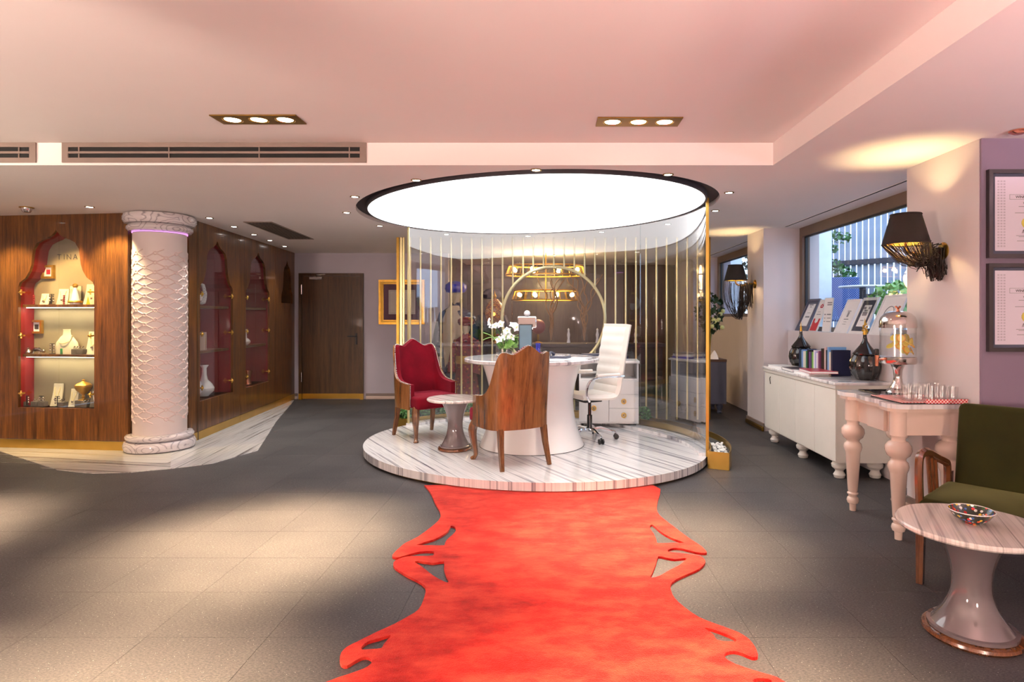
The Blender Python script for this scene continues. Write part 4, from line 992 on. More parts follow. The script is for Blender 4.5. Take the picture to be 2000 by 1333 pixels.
# desk items
def orchid(loc):
    t = thing('orchid_arrangement', 'white orchids in a low glass bowl on the desk', 'flowers', loc)
    obj('glass_bowl', lathe(nb(), [(.06, 0), (.085, .02), (.095, .07), (.085, .115), (.08, .115), (.088, .07), (.078, .022), (0, .012)], 24), 'tumbler', t)
    r_ = random.Random(4); heads = []
    b = nb()
    for k in range(13):
        a = r_.uniform(0, 6.28); rr = r_.uniform(.03, .17); h = .12 + r_.uniform(.02, .23)
        p = Vector((math.cos(a) * rr, math.sin(a) * rr * .7, h)); heads.append(p)
        tube(b, smooth_line([(0, 0, .03), (p.x * .4, p.y * .4, h * .65), p], 3), .0035, 5)
    obj('stems', b, 'leaf', t)
    for k, p in enumerate(heads):
        f = nb(); fd = Vector((p.x + r_.uniform(-.1, .1), -.25, .12 + r_.uniform(-.05, .15))).normalized(); u = fd.orthogonal().normalized(); v = fd.cross(u)
        for q in range(5):
            a = 2 * PI * q / 5 + .3; d = u * math.cos(a) + v * math.sin(a); e = u * -math.sin(a) + v * math.cos(a)
            vs = [f.verts.new(p), f.verts.new(p + d * .028 + e * .02 + fd * .010), f.verts.new(p + d * .052 + fd * .006), f.verts.new(p + d * .028 - e * .02 + fd * .010)]
            f.faces.new(vs)
        fl_ = obj('orchid_bloom', f, 'petal', t, smooth=False); obj('bloom_centre', ball(nb(), p + fd * .008, .009, 6), 'rose', fl_)
    b = nb(); leafball(b, (.04, 0, .14), .10, 46, .08, r_, .6); obj('leaves', b, 'leafl', t, smooth=False)
    b = nb()
    for k in range(10):
        a = k * .7; tube(b, smooth_line([(0, 0, .08), (math.cos(a) * .12, math.sin(a) * .08, .2), (math.cos(a) * .24, math.sin(a) * .1, .2 + .05 * math.sin(k * 2))], 3), .004, 4)
    obj('trailing_greens', b, 'leafl', t)
orchid((-.47, 6.33, ZD))
t = thing('desk_monitor', 'narrow blue grey monitor back on a white stand on the desk', 'monitor', (-.245, 6.2, ZD), R(0))
obj('screen_back', box(nb(), -.062, .062, -.012, .012, .035, .33, .004), 'screen', t); obj('bezel', plate(nb(), [(-.07, .028), (.07, .028), (.07, .338), (-.07, .338)], [[(-.062, .036), (.062, .036), (.062, .33), (-.062, .33)]], lambda u, z, v: (u, v, z), -.009, .009), 'black', t, smooth=False)
obj('stand', box(nb(), -.075, .075, -.05, .05, 0, .03, .006), 'paper', t)
t = thing('silver_scanner', 'silver block device with a bright ball top behind the monitor', 'desk device', (-.235, 6.36, ZD))
obj('housing', box(nb(), -.10, .10, -.04, .04, .30, .42, .01), 'steel', t); obj('ball_top', ball(nb(), (0, 0, .45), .034, 14), 'china', t); obj('support', box(nb(), -.015, .015, -.015, .015, 0, .30), 'black', t, smooth=False); obj('foot', box(nb(), -.06, .06, -.05, .05, 0, .012), 'black', t, smooth=False)
t = thing('pen_cup', 'clear cup of blue pens beside the monitor', 'pen cup', (-.115, 6.12, ZD))
obj('cup', lathe(nb(), [(.03, 0), (.033, .002), (.035, .09), (.032, .09), (.03, .006), (0, .005)], 16), 'tumbler', t)
for k in range(3): obj('pen', tube(nb(), [(.01 * (k - 1), 0, .008), (.018 * (k - 1), .004 * k, .15)], .005, 6), 'bluep', t)
t = thing('desk_phone', 'grey desk telephone with raised handset on the marble desk', 'telephone', (.10, 6.05, ZD), R(-20))
b = nb(); box(b, -.10, .10, -.08, .08, 0, .025, .006); obj('phone_body', b, 'slate', t); obj('handset', tube(nb(), smooth_line([(-.085, -.07, .035), (-.09, -.03, .055), (-.09, .03, .055), (-.085, .07, .035)], 3), [.018, .018, .015, .013, .012, .012, .013, .015, .018, .018], 8), 'slate', t)
for k in range(12): obj('key', box(nb(), -.03 + (k % 3) * .03, -.012 + (k % 3) * .03, -.055 + (k // 3) * .025, -.04 + (k // 3) * .025, .025, .029), 'paper', t, smooth=False)
for k, (x, y, a, lb) in enumerate(((.02, 5.83, 8, 'white sheet of paper near the front of the desk'), (.27, 6.05, -30, 'white sheet of paper beside the telephone'), (.2, 5.9, 40, 'white sheet by the right edge of the desk'))):
    solo('paper_sheet', box(nb(), -.105, .105, -.148, .148, 0, .0012 + .001 * k), 'paper', (x, y, ZD + .001 * k * .0), lb, 'paper', 'papers on the desk', R(a), False)

# ------------------------------------------------------------------ room beyond the screen
def figure(label, x, y, H, robe, sash, head, hat):
    t = thing('costumed_mannequin', label, 'mannequin', (x, y, 0), R(160))
    s = H / 1.9
    obj('robe', lathe(nb(), [(.26 * s, 0), (.25 * s, .3 * s), (.19 * s, .85 * s), (.17 * s, 1.05 * s), (.21 * s, 1.35 * s), (.19 * s, 1.47 * s), (.08 * s, 1.55 * s), (.055 * s, 1.6 * s)], 24, (0, 0, 0), 1.15, .75, lambda k, n, z: 1 + (.06 * math.cos(k * 2 * PI / n * 9) if z < .9 * s else 0)), robe, t)
    obj('sash', lathe(nb(), [(.178 * s, .98 * s), (.195 * s, 1.0 * s), (.195 * s, 1.12 * s), (.18 * s, 1.14 * s)], 24, (0, 0, 0), 1.16, .78), sash, t)
    for a in (-1, 1):
        obj('sleeve', tube(nb(), smooth_line([(a * .2 * s, 0, 1.44 * s), (a * .29 * s, 0, 1.2 * s), (a * .30 * s, .06 * s, .95 * s), (a * .27 * s, .10 * s, .8 * s)], 3), [.075 * s] * 3 + [.07 * s] * 3 + [.085 * s] * 3 + [.10 * s], 10), robe, t)
    obj('head', lathe(nb(), [(.05 * s, 1.56 * s), (.05 * s, 1.60 * s), (.075 * s, 1.64 * s), (.088 * s, 1.70 * s), (.085 * s, 1.77 * s), (.05 * s, 1.82 * s), (0, 1.83 * s)], 16, (0, 0, 0), .9, 1.05), head, t)
    obj('turban', lathe(nb(), [(.09 * s, 1.745 * s), (.14 * s, 1.76 * s), (.165 * s, 1.81 * s), (.155 * s, 1.87 * s), (.10 * s, 1.915 * s), (0, 1.93 * s)], 24, (0, 0, 0), 1, 1, lambda k, n, z: 1 + .05 * math.cos(k * 2 * PI / n * 7 + z * 30)), hat, t)
    return t
t = figure('costumed mannequin with ivory tunic and large blue turban behind the screen', -1.44, 9.3, 1.92, 'navy', 'goldcloth', 'skin', 'royal')
obj('tunic_front', lathe(nb(), [(.19, .55), (.215, 1.2), (.22, 1.36), (.17, 1.50), (.08, 1.57)], 20, (0, .03, 0), .9, .72), 'skin', t)
figure('smaller mannequin in red and gold brocade beside the blue turban', -1.22, 8.85, 1.38, 'robe', 'goldcloth', 'skin', 'robe')
t = figure('dark blue robed mannequin standing behind the ivory one', -.98, 10.3, 1.85, 'navy', 'robe', 'skin', 'navy')
t = thing('amber_lamp', 'amber mosaic lamp glowing behind the rods', 'lamp', (-.86, 9.5, .98))
obj('stem', lathe(nb(), [(.09, 0), (.09, .015), (.02, .04), (.02, .28)], 14), 'brassdark', t); obj('shade', lathe(nb(), [(.05, .28), (.13, .36), (.16, .48), (.12, .62), (.05, .70), (0, .71)], 22, wob=lambda k, n, z: 1 + .04 * (k % 2)), spotty('amber_mosaic', lin(120, 50, 8), [lin(240, 150, 30), lin(180, 80, 10), lin(250, 200, 90)], 60.), t); obj('finial', lathe(nb(), [(.02, .70), (.03, .74), (.01, .78), (0, .84)], 10), 'goldframe', t)
lamp('POINT', (0, 0, .48), 4, (1., .55, .15), t, size=.1)
obj('glow_bulb', ball(nb(), (0, -.165, .46), .03, 10), 'amber', t)
t = thing('back_counter', 'long dark counter in the room beyond the brass screen', 'counter', (0, 0, 0))
obj('counter_body', box(nb(), -.95, 1.75, 9.35, 9.9, .06, .93), 'black', t, smooth=False); obj('counter_top', box(nb(), -1.0, 1.8, 9.3, 9.95, .93, .98, .005), 'darkrec', t, smooth=False); obj('toe_kick', box(nb(), -.9, 1.7, 9.42, 9.85, 0, .06), 'black', t, smooth=False)
t = thing('ring_chandelier', 'two tier brass chandelier with warm bulbs beyond the screen', 'chandelier', (-.06, 10.2, 0))
for R_, z in ((.62, 2.26), (.52, 1.84)):
    obj('tier_ring', loop(nb(), [(R_ * math.cos(k * PI / 24), R_ * .6 * math.sin(k * PI / 24), z) for k in range(48)], .012, 6), 'goldframe', t); obj('tier_ring', loop(nb(), [(R_ * 1.1 * math.cos(k * PI / 24), R_ * .66 * math.sin(k * PI / 24), z - .16) for k in range(48)], .012, 6), 'goldframe', t)
    for k in range(28):
        a = 2 * PI * k / 28; obj('strut', tube(nb(), [(R_ * math.cos(a), R_ * .6 * math.sin(a), z), (R_ * 1.1 * math.cos(a), R_ * .66 * math.sin(a), z - .16)], .005, 5), 'goldframe', t)
    for k in range(8):
        a = 2 * PI * (k + .5) / 8; obj('bulb', ball(nb(), (R_ * .92 * math.cos(a), R_ * .55 * math.sin(a), z - .07), .035, 10), 'bulb', t)
obj('hanging_rod', tube(nb(), [(0, 0, 1.7), (0, 0, ZC)], .012, 6), 'goldframe', t)
lamp('POINT', (0, 0, 2.05), 45, (1., .66, .32), t, size=.25)
def willow(label, x, y, z, n, H, seed):
    t = thing('curly_willow', label, 'branches', (x, y, z)); r_ = random.Random(seed)
    obj('vase', lathe(nb(), [(.05, 0), (.06, .01), (.05, .1), (.035, .2), (.045, .26), (.04, .26), (.03, .2), (.045, .1), (0, .02)], 18), 'tumbler', t)
    for k in range(n):
        a = r_.uniform(0, 6.28); pts = []; ph = r_.uniform(0, 6)
        for i in range(14):
            s = i / 13; wv = .045 * math.sin(s * 15 + ph) * s ** .5
            pts.append((math.cos(a) * (.25 * s * s) + wv, math.sin(a) * (.16 * s * s) + .03 * math.cos(s * 13 + ph), .05 + H * s * r_.uniform(.96, 1.04)))
        obj('branch', tube(nb(), smooth_line(pts, 2), .009, 5), 'twig', t)
willow('curly willow branches in a glass vase, left of two', .03, 9.55, .98, 6, .95, 1); willow('curly willow branches in a glass vase, right of two', .55, 9.5, .98, 7, 1.0, 2)
for k, (x, m_, h_) in enumerate(((.92, 'green', .26), (.99, 'green', .24), (1.07, 'green', .26))):
    t = thing('green_bottle', 'green glass bottle on the back counter, %s of three' % ['left', 'middle', 'right'][k], 'bottle', (x, 9.6, .98), 0, 'green bottles on the back counter')
    obj('bottle', lathe(nb(), [(.03, 0), (.033, .01), (.033, .15), (.012, .19), (.012, h_)], 14), m_, t); obj('cap', lathe(nb(), [(.014, h_), (.014, h_ + .02), (0, h_ + .02)], 10), 'white', t)
t = thing('pink_globe', 'dusty pink globe ornament on the back counter', 'ornament', (-.18, 9.6, .98)); obj('globe', ball(nb(), (0, 0, .26), .12, 18), M('dusty_pink', lin(150, 84, 88), .4), t); obj('stand', lathe(nb(), [(.07, 0), (.07, .01), (.015, .03), (.015, .14)], 12), 'brassdark', t)
for k, (x, m_) in enumerate(((.30, 'china'), (.75, 'china'), (-.45, 'petal'), (1.35, 'china'))):
    t = thing('white_figurine', 'slim white figurine on the back counter, %s from the left' % ORD[[1, 2, 0, 3][k]], 'figurine', (x, 9.45, .98), 0, 'white figurines on the back counter')
    obj('figure_body', lathe(nb(), [(.035, 0), (.03, .02), (.018, .08), (.026, .14), (.014, .19), (.018, .22), (0, .245)], 14), m_, t); obj('plinth', lathe(nb(), [(.045, -.0), (.045, .008), (.03, .012)], 12), 'black', t)
# grey cabinet with flowers right behind the screen
t = thing('slate_cabinet', 'slate blue cabinet with brown top by the far window', 'cabinet', (2.28, 8.95, 0))
obj('body', box(nb(), -.42, .27, -.25, .3, .14, .75), 'slate', t, smooth=False); obj('cabinet_top', box(nb(), -.43, .275, -.26, .31, .75, .785, .004), 'browntop', t, smooth=False)
for a in (-.34, .19):
    for b_ in (-.18, .22): obj('foot', lathe(nb(), [(.03, 0), (.04, .02), (.028, .04), (.045, .08), (.05, .11), (.03, .14)], 16, (a, b_, 0)), 'slate', t)
obj('door', box(nb(), -.41, .262, -.262, -.25, .155, .735, .003), 'slate', t, smooth=False)
t = thing('rose_vase', 'cream roses and dark leaves in a tall glass vase on the slate cabinet', 'flowers', (2.36, 8.9, .785))
obj('glass_vase', lathe(nb(), [(.05, 0), (.052, .005), (.04, .12), (.045, .40), (.042, .40), (.037, .12), (0, .01)], 18), 'tumbler', t)
r_ = random.Random(9); b = nb(); leafball(b, (0, 0, .68), .20, 150, .075, r_, 1.5); obj('leaves', b, 'leafd', t, smooth=False)
b = nb()
for k in range(7): tube(b, [(0, 0, .02), (r_.uniform(-.03, .03), 0, .38), (r_.uniform(-.13, .13), r_.uniform(-.12, .05), r_.uniform(.5, .8))], .004, 5)
obj('stems', b, 'leaf', t)
for k in range(8): obj('rose', ball(nb(), (r_.uniform(-.1, .16), -.14 + r_.uniform(-.05, .05), r_.uniform(.45, .72)), .032, 8), 'rose', t)
t = thing('folded_napkin', 'white folded napkin standing on the slate cabinet', 'napkin', (2.4, 8.78, .785)); obj('fold', lathe(nb(), [(.06, 0), (.045, .05), (.02, .10), (0, .13)], 6, wob=lambda k, n, z: 1 + .35 * (k % 2)), 'petal', t, smooth=False)
# ------------------------------------------------------------------ red hide rug
cL = lambda p: on(640 + p[0] / 3.39, 940 + p[1] / 3.39, .012)
cR = lambda p: on(1200 + p[0] / 3.391, 940 + p[1] / 3.391, .012)
LO = [(640, 30), (662, 52), (690, 95), (710, 145), (740, 195), (748, 225), (740, 255), (700, 295), (600, 370), (520, 410), (480, 440), (430, 490), (437, 506), (470, 508), (540, 487), (610, 470), (690, 467), (706, 478), (695, 496), (620, 499), (560, 500), (500, 508), (445, 532), (435, 555), (450, 580), (530, 630), (600, 665), (645, 700), (648, 740), (630, 800), (600, 855), (540, 895), (440, 950), (330, 1000), (200, 1065), (130, 1100), (90, 1140), (80, 1190), (95, 1220), (130, 1225), (180, 1195), (230, 1170), (270, 1170), (295, 1190), (285, 1215), (240, 1245), (130, 1285), (0, 1330), (-180, 1420), (-330, 1560), (-330, 1700)]
RO = [(305, 55), (300, 90), (287, 130), (280, 185), (300, 230), (400, 310), (500, 385), (570, 430), (610, 470), (600, 480), (540, 474), (450, 450), (390, 447), (355, 460), (360, 472), (430, 480), (500, 488), (560, 497), (595, 520), (600, 545), (560, 585), (470, 625), (400, 660), (372, 690), (375, 730), (400, 780), (460, 835), (560, 905), (700, 960), (820, 1005), (890, 1050), (930, 1100), (950, 1150), (945, 1168), (910, 1170), (850, 1145), (790, 1130), (740, 1140), (728, 1160), (745, 1185), (800, 1215), (900, 1250), (1000, 1280), (1080, 1305), (1180, 1370), (1320, 1500), (1400, 1700)]
def front(x):                                  # edge of the brass kick below the podium
    best = min(range(180, 361), key=lambda d: abs(pell(R(d), .978)[0] - x)); return pell(R(best), .978)
top = [front(-.98 + k * 1.98 / 12) for k in range(13)]
left = [tuple(v)[:2] for v in smooth_line([(*cL(p), 0) for p in LO], 2)]
right = [tuple(v)[:2] for v in smooth_line([(*cR(p), 0) for p in RO], 2)]
outer = top[1:-1] + right + left[::-1]
sm = lambda f, P: [tuple(v)[:2] for v in smooth_line([(*f(p), 0) for p in P], 2, True)]
H = [sm(cL, [(590, 425), (700, 390), (760, 360), (800, 330), (815, 300), (840, 305), (850, 320), (840, 345), (790, 390), (775, 420), (770, 428), (700, 428)]),
     sm(cL, [(575, 540), (600, 532), (700, 545), (770, 535), (770, 580), (785, 630), (800, 660), (798, 674), (770, 668), (700, 630), (650, 590), (610, 560)]),
     sm(cL, [(225, 1120), (230, 1095), (270, 1065), (340, 1045), (418, 1022), (395, 1055), (370, 1085), (355, 1110), (290, 1116)]),
     sm(cR, [(232, 312), (250, 290), (290, 325), (340, 360), (400, 388), (462, 411), (380, 412), (288, 414), (280, 400), (260, 350)]),
     sm(cR, [(290, 502), (340, 510), (400, 520), (468, 513), (472, 525), (430, 560), (370, 590), (300, 630), (238, 644), (252, 610), (275, 550)]),
     sm(cR, [(597, 977), (650, 985), (720, 1010), (790, 1040), (808, 1063), (760, 1067), (680, 1056), (655, 1020)]),
     sm(cR, [(915, 1325), (950, 1310), (1020, 1315), (1045, 1335), (1000, 1350), (940, 1345)])]
tag(obj('hide_rug', plate(nb(), outer, H, lambda u, v, t: (u, v, t), .0005, .014), 'rug', smooth=False), 'red animal hide shaped rug with cut out holes before the podium', 'rug')

# ------------------------------------------------------------------ picture on the back wall
x0, _, z0 = at(741, 634, YB); x1, _, z1 = at(830, 547, YB); cx, cz, hw, hh = (x0 + x1) / 2, (z0 + z1) / 2, (x1 - x0) / 2, (z1 - z0) / 2
t = thing('framed_picture', 'gilt framed ornamental calligraphy panel on the back wall', 'picture', (cx, YB, cz))
fr = lambda a: [(-hw + a, -hh + a), (hw - a, -hh + a), (hw - a, hh - a), (-hw + a, hh - a)]
xz = lambda u, z, v: (u, v, z)
for a, b_, c in ((0, .035, -.05), (.035, .065, -.035), (.065, .075, -.022)): obj('frame_moulding', plate(nb(), fr(a), [fr(b_)], xz, c, -.001), 'goldframe' if a != .035 else 'brassdark', t, smooth=False)
obj('mat_board', box(nb(), -hw + .07, hw - .07, -.015, -.001, -hh + .07, hh - .07), M('plum_mat', lin(96, 66, 80), .8), t, smooth=False)
pw, ph = .225, .205
obj('calligraphy_sheet', box(nb(), -pw, pw, -.019, -.015, -ph, ph), M('old_paper', lin(196, 186, 176), .8), t, smooth=False)
b = nb()
for k in range(17):
    for s in (-1, 1): box(b, -pw + .02 + k * .0245, -pw + .032 + k * .0245, -.0205, -.019, s * (ph - .02) - .005, s * (ph - .02) + .005); box(b, s * (pw - .02) - .005, s * (pw - .02) + .005, -.0205, -.019, -ph + .02 + k * .0225, -ph + .032 + k * .0225)
for sx in (-1, 1):
    for sz in (-1, 1): lathe(b, [(0, 0), (.014, 0), (.014, .001), (0, .001)], 10, (0, 0, 0)); bmesh.ops.translate(b, vec=(sx * .15, -.0195, sz * .14), verts=b.verts[-22:])
for k in range(5): box(b, -.07 + .01 * (k % 2), .07 - .015 * (k % 3), -.0205, -.019, -.09 + k * .042, -.082 + k * .042)
obj('calligraphy', b, 'inkgrey', t, smooth=False)

# ------------------------------------------------------------------ sideboard and what stands on it
ZS = .84
t = thing('sideboard', 'long white sideboard with bun feet and marble top under the window', 'sideboard', (0, 0, 0))
SX0, SX1, SY0, SY1 = 2.44, 2.90, 5.15, 6.85
obj('body', box(nb(), SX0 + .012, SX1, SY0, SY1, .15, .785), 'whitew', t, smooth=False)
obj('marble_top', box(nb(), SX0 - .02, SX1, SY0 - .025, SY1 + .02, .815, ZS, .004), 'marbS', t, smooth=False)
obj('top_moulding', box(nb(), SX0 - .008, SX1, SY0 - .012, SY1 + .01, .785, .815), 'whitew', t, smooth=False)
yy = [SY1, 6.41, 6.0, 5.56, SY0]
for k in range(4):
    d = obj('door', box(nb(), SX0, SX0 + .012, yy[k + 1] + .003, yy[k] - .003, .16, .775, .002), 'whitew', t, smooth=False)
bun = mesh('bun_foot', lathe(nb(), [(.035, 0), (.042, .004), (.05, .03), (.035, .055), (.034, .07), (.062, .095), (.066, .12), (.045, .15)], 24)); bun.materials.append(MAT['whitew'])
for y in (5.25, 6.0, 6.75):
    for x in (2.52, 2.83): obj('foot', bun, None, t, loc=(x, y, 0))
obj('key_tassel', tube(nb(), [(SX0 - .003, 6.66, .74), (SX0 - .012, 6.66, .72), (SX0 - .006, 6.655, .66)], .004, 5), 'black', t)
def ornament(loc, label, fin):
    t = thing('pumpkin_ornament', label, 'ornament', loc, 0, 'black ribbed gourd ornaments')
    rib = lambda k, n, z: 1 - .10 * abs(math.sin(k * PI / n * 12)) if z < .235 else 1
    obj('gourd_body', lathe(nb(), [(.06, 0), (.085, .01), (.115, .06), (.128, .12), (.122, .17), (.098, .215), (.085, .232)], 72, wob=rib), 'blackg', t, 'glossy black ribbed gourd body')
    obj('gourd_lid', lathe(nb(), [(.085, .228), (.098, .225), (.10, .236), (.075, .268), (.045, .305), (.022, .345), (.016, .38), (.016, .40), (0, .40)], 32), 'blackg', t)
    obj('collar_beads', loop(nb(), [(math.cos(k * PI / 24) * .094, math.sin(k * PI / 24) * .094, .234 + .004 * (k % 2)) for k in range(48)], .006, 5), 'blackg', t)
    f = nb()
    if fin: 
        lathe(f, [(.016, .40), (.019, .41), (.014, .425), (.012, .44)], 14)
        for k in range(9): a = k * 2.4; ball(f, (math.cos(a) * .016, math.sin(a) * .016, .43 + k * .008), .013 - k * .0006, 7)
        lathe(f, [(.010, .49), (.006, .51), (0, .55)], 8)
    else: lathe(f, [(.012, .40), (.014, .41), (.010, .425), (.012, .44), (.005, .455), (.003, .49), (0, .51)], 12)
    obj('finial', f, 'goldframe', t, 'gold finial')
ornament((2.765, 6.64, ZS), 'black gourd ornament with thin gold spike at the far end of the sideboard', False)
ornament((2.80, 5.36, ZS), 'black gourd ornament with leafy gold finial at the near end of the sideboard', True)
r_ = random.Random(21)
bc = [('navy', (20, 30, 70)), ('teal', (20, 70, 84)), ('pale blue', (110, 150, 210)), ('white', (225, 225, 225)), ('cream', (214, 208, 190)), ('green', (60, 130, 90)), ('black', (22, 22, 24)), ('purple', (110, 60, 130)), ('slate', (60, 66, 86)), ('lime green', (130, 190, 90)), ('white', (228, 228, 232)), ('lilac', (170, 170, 220)), ('white', (232, 226, 228)), ('mauve', (150, 110, 140)), ('plum', (90, 20, 70)), ('black', (18, 16, 20)), ('dark brown', (50, 34, 30)), ('pale pink', (220, 190, 186)), ('charcoal', (50, 54, 64)), ('sky blue', (120, 170, 220)), ('ivory', (222, 216, 200)), ('dark navy', (24, 28, 60))]
y = 6.44
for k, (nm, c) in enumerate(bc):
    th = r_.uniform(.026, .042); h = r_.uniform(.20, .225) if k < 15 else r_.uniform(.22, .27); dp = r_.uniform(.15, .19)
    if k >= 20: th = .036
    t = thing('standing_book', '%s book upright on the sideboard, %s in the row from the far gourd' % (nm, ORD[k]), 'book', (2.66, y, ZS), 0, 'books standing in a row on the sideboard')
    cv = nb(); box(cv, 0, dp, -th, -th + .003, 0, h); box(cv, 0, dp, -.003, 0, 0, h); box(cv, 0, .004, -th + .003, -.003, 0, h)
    obj('cover', cv, M('book_' + nm.replace(' ', '_'), lin(*c), .45), t, smooth=False); obj('pages', box(nb(), .004, dp - .004, -th + .003, -.003, .004, h - .004), 'paper', t, smooth=False)
    y -= th + .0015
for k, (x, yc, z, L, W_, h_, c, a, lb) in enumerate(((2.56, 6.62, 0, .30, .2, .026, (225, 225, 225), 6, 'white flat book at the far front corner of the sideboard'), (2.56, 6.25, 0, .30, .21, .03, (70, 66, 74), -4, 'grey flat book beside the white one'), (2.57, 5.90, 0, .32, .23, .026, (228, 228, 230), 3, 'white flat book beneath the red magazine'), (2.58, 5.80, .0265, .36, .25, .024, (170, 40, 66), -6, 'red flat art book on top at the sideboard front'))):
    t = thing('flat_book', lb, 'book', (x, yc, ZS + z), R(a), 'books lying flat on the sideboard')
    cv = nb(); box(cv, -W_ / 2, W_ / 2, -L / 2, L / 2, 0, .003); box(cv, -W_ / 2, W_ / 2, -L / 2, L / 2, h_ - .003, h_); obj('cover', cv, M('flat_book_cover', lin(*c), .3), t, smooth=False); obj('pages', box(nb(), -W_ / 2 + .004, W_ / 2 - .004, -L / 2 + .004, L / 2 - .004, .003, h_ - .003), 'paper', t, smooth=False)
# ------------------------------------------------------------------ frames leaning on the window sill
ZW = 1.235
def lean_frame(name, ya, yb, h, lean, label, frame, matc, art, cat='picture frame', bw=.022, mw=.03):
    w = yb - ya
    t = thing(name, label, cat, (2.94, (ya + yb) / 2, ZW), 0, 'frames leaning on the window sill')
    m = Matrix.Rotation(lean, 4, 'Y')
    f = lambda u, z, v: tuple(m @ Vector((v, u, z)))
    rc = lambda a: [(-w / 2 + a, a), (w / 2 - a, a), (w / 2 - a, h - a), (-w / 2 + a, h - a)]
    obj('frame', plate(nb(), rc(0), [rc(bw)], f, 0, .016), frame, t, smooth=False)
    obj('mat', plate(nb(), rc(bw), [], f, .006, .014), matc, t, smooth=False)
    if mw: obj('sheet', plate(nb(), rc(bw + mw), [], f, .0045, .006), 'paper', t, smooth=False)
    b = nb()
    for (u0, u1, a0, a1) in art: plate(b, [(u0 * w, a0 * h), (u1 * w, a0 * h), (u1 * w, a1 * h), (u0 * w, a1 * h)], [], f, .0025, .0045)
    if art: obj('print', b, 'inkgrey', t, smooth=False)
    return t, f, w, h
LN = R(24)
lean_frame('award_frame', 6.92, 7.24, .41, LN, 'blue grey framed certificate at the far end of the sill', 'frameblue', 'frameblue', [(-.12, .2, .80, .83), (-.05, .1, .74, .76), (-.2, .12, .42, .46), (-.15, .1, .56, .57)], bw=.03, mw=.035)
t, f, w_, h_ = lean_frame('leaflet_holder', 6.66, 6.88, .39, LN * .9, 'acrylic leaflet holder with red bag print on the sill', 'acrylic', 'paper', [(-.2, .25, .52, .54), (-.1, .2, .60, .61)], 'leaflet holder', .006, 0)
b = nb(); plate(b, [(-.36 * w_, .03 * h_), (.36 * w_, .03 * h_), (.36 * w_, .40 * h_), (.20 * w_, .40 * h_), (.18 * w_, .30 * h_), (0, .25 * h_), (-.18 * w_, .30 * h_), (-.20 * w_, .40 * h_), (-.36 * w_, .40 * h_)], [], f, .002, .0045); obj('bag_print', b, 'redink', t, smooth=False)
b = nb(); plate(b, [(0, .86 * h_), (.16 * w_, .80 * h_), (.12 * w_, .73 * h_), (-.12 * w_, .73 * h_), (-.16 * w_, .80 * h_)], [[(0, .83 * h_), (.08 * w_, .79 * h_), (.06 * w_, .76 * h_), (-.06 * w_, .76 * h_), (-.08 * w_, .79 * h_)]], f, .002, .0045); obj('emblem_print', b, 'redink', t, smooth=False)
lean_frame('price_sheet', 6.34, 6.54, .37, R(6), 'white printed list in a clear stand on the sill', 'acrylic', 'paper', [(-.4, .1, .84, .87), (-.4, .1, .78, .81), (-.4, .05, .50, .53), (.2, .35, .50, .53), (-.4, 0, .40, .42), (.2, .35, .40, .42), (-.4, .05, .30, .32), (.2, .35, .30, .32)], 'sign holder', .005, 0)
t, f, w_, h_ = lean_frame('award_frame', 5.985, 6.26, .375, LN, 'plain white framed award with small crest, middle of the sill', 'framewh', 'paper', [(-.16, .16, .40, .42), (-.1, .1, .33, .34), (-.12, .12, .26, .27), (-.05, .06, .48, .62), (-.12, .12, .64, .66)], bw=.02, mw=.0)
lean_frame('award_frame', 5.66, 5.95, .385, LN, 'white framed award with dark mat beside the leafy finial', 'framewh', 'matdk', [(-.14, .14, .50, .60), (-.10, .10, .62, .66), (-.2, -.1, .68, .74), (.05, .2, .68, .74), (-.1, .1, .36, .38)], bw=.03, mw=.05)
t, f, w_, h_ = lean_frame('award_frame', 5.22, 5.58, .40, LN, 'large white framed award with round stamp near the drink dispenser', 'framewh', 'paper', [(-.1, .1, .5, .52), (-.1, .1, .56, .57), (-.1, .1, .45, .46)], bw=.022, mw=0)
b = nb(); circ = lambda r: [(r * math.cos(k * PI / 14), .53 * h_ + r * math.sin(k * PI / 14)) for k in range(28)]
plate(b, circ(.075), [circ(.068)], f, .0025, .0055); obj('round_stamp', b, 'inkgrey', t, smooth=False)
t = thing('brochure_stand', 'clear acrylic brochure stand on the sill behind the frames', 'brochure stand', (3.03, 5.72, ZW)); obj('back_sheet', box(nb(), 0, .004, -.13, .13, 0, .43, .001), 'acrylic', t, smooth=False); obj('edge_loop', loop(nb(), [(.002, -.13, .02), (.002, -.13, .40), (.002, -.11, .43), (.002, .11, .43), (.002, .13, .40), (.002, .13, .02)], .004, 5), 'acrylic', t)

# ------------------------------------------------------------------ console table
t = thing('console_table', 'cream pink console table with turned legs and marble top', 'console table', (0, 0, 0))
KX0, KX1, KY0, KY1, ZK = 2.10, 2.572, 3.70, 4.46, .86
half = [(0, KY0), (.05, KY0 - .012)]
topo = [(KX1, KY0 + .01), (KX1, KY1), (KX0 + .10, KY1), (KX0 + .02, KY1 - .01), (KX0, KY1 - .06), (KX0 + .005, KY1 - .16), (KX0 + .05, KY1 - .20), (KX0 + .045, KY1 - .24), (KX0 + .03, 4.08), (KX0 + .045, KY0 + .24), (KX0 + .05, KY0 + .20), (KX0 + .005, KY0 + .16), (KX0, KY0 + .06), (KX0 + .03, KY0 + .01), (KX0 + .10, KY0 - .005), (KX0 + .2, KY0 + .005)]
sc = lambda k: [(KX0 + .25 + (x - KX0 - .25) * k if x < KX1 - .01 else x, 4.08 + (y_ - 4.08) * k) for x, y_ in topo]
obj('marble_top', plate(nb(), topo, [], lambda u, v, q: (u, v, q), ZK - .028, ZK), 'marbS', t, smooth=False)
obj('top_moulding', plate(nb(), sc(.955), [], lambda u, v, q: (u, v, q), ZK - .05, ZK - .029), 'pink', t, smooth=False)
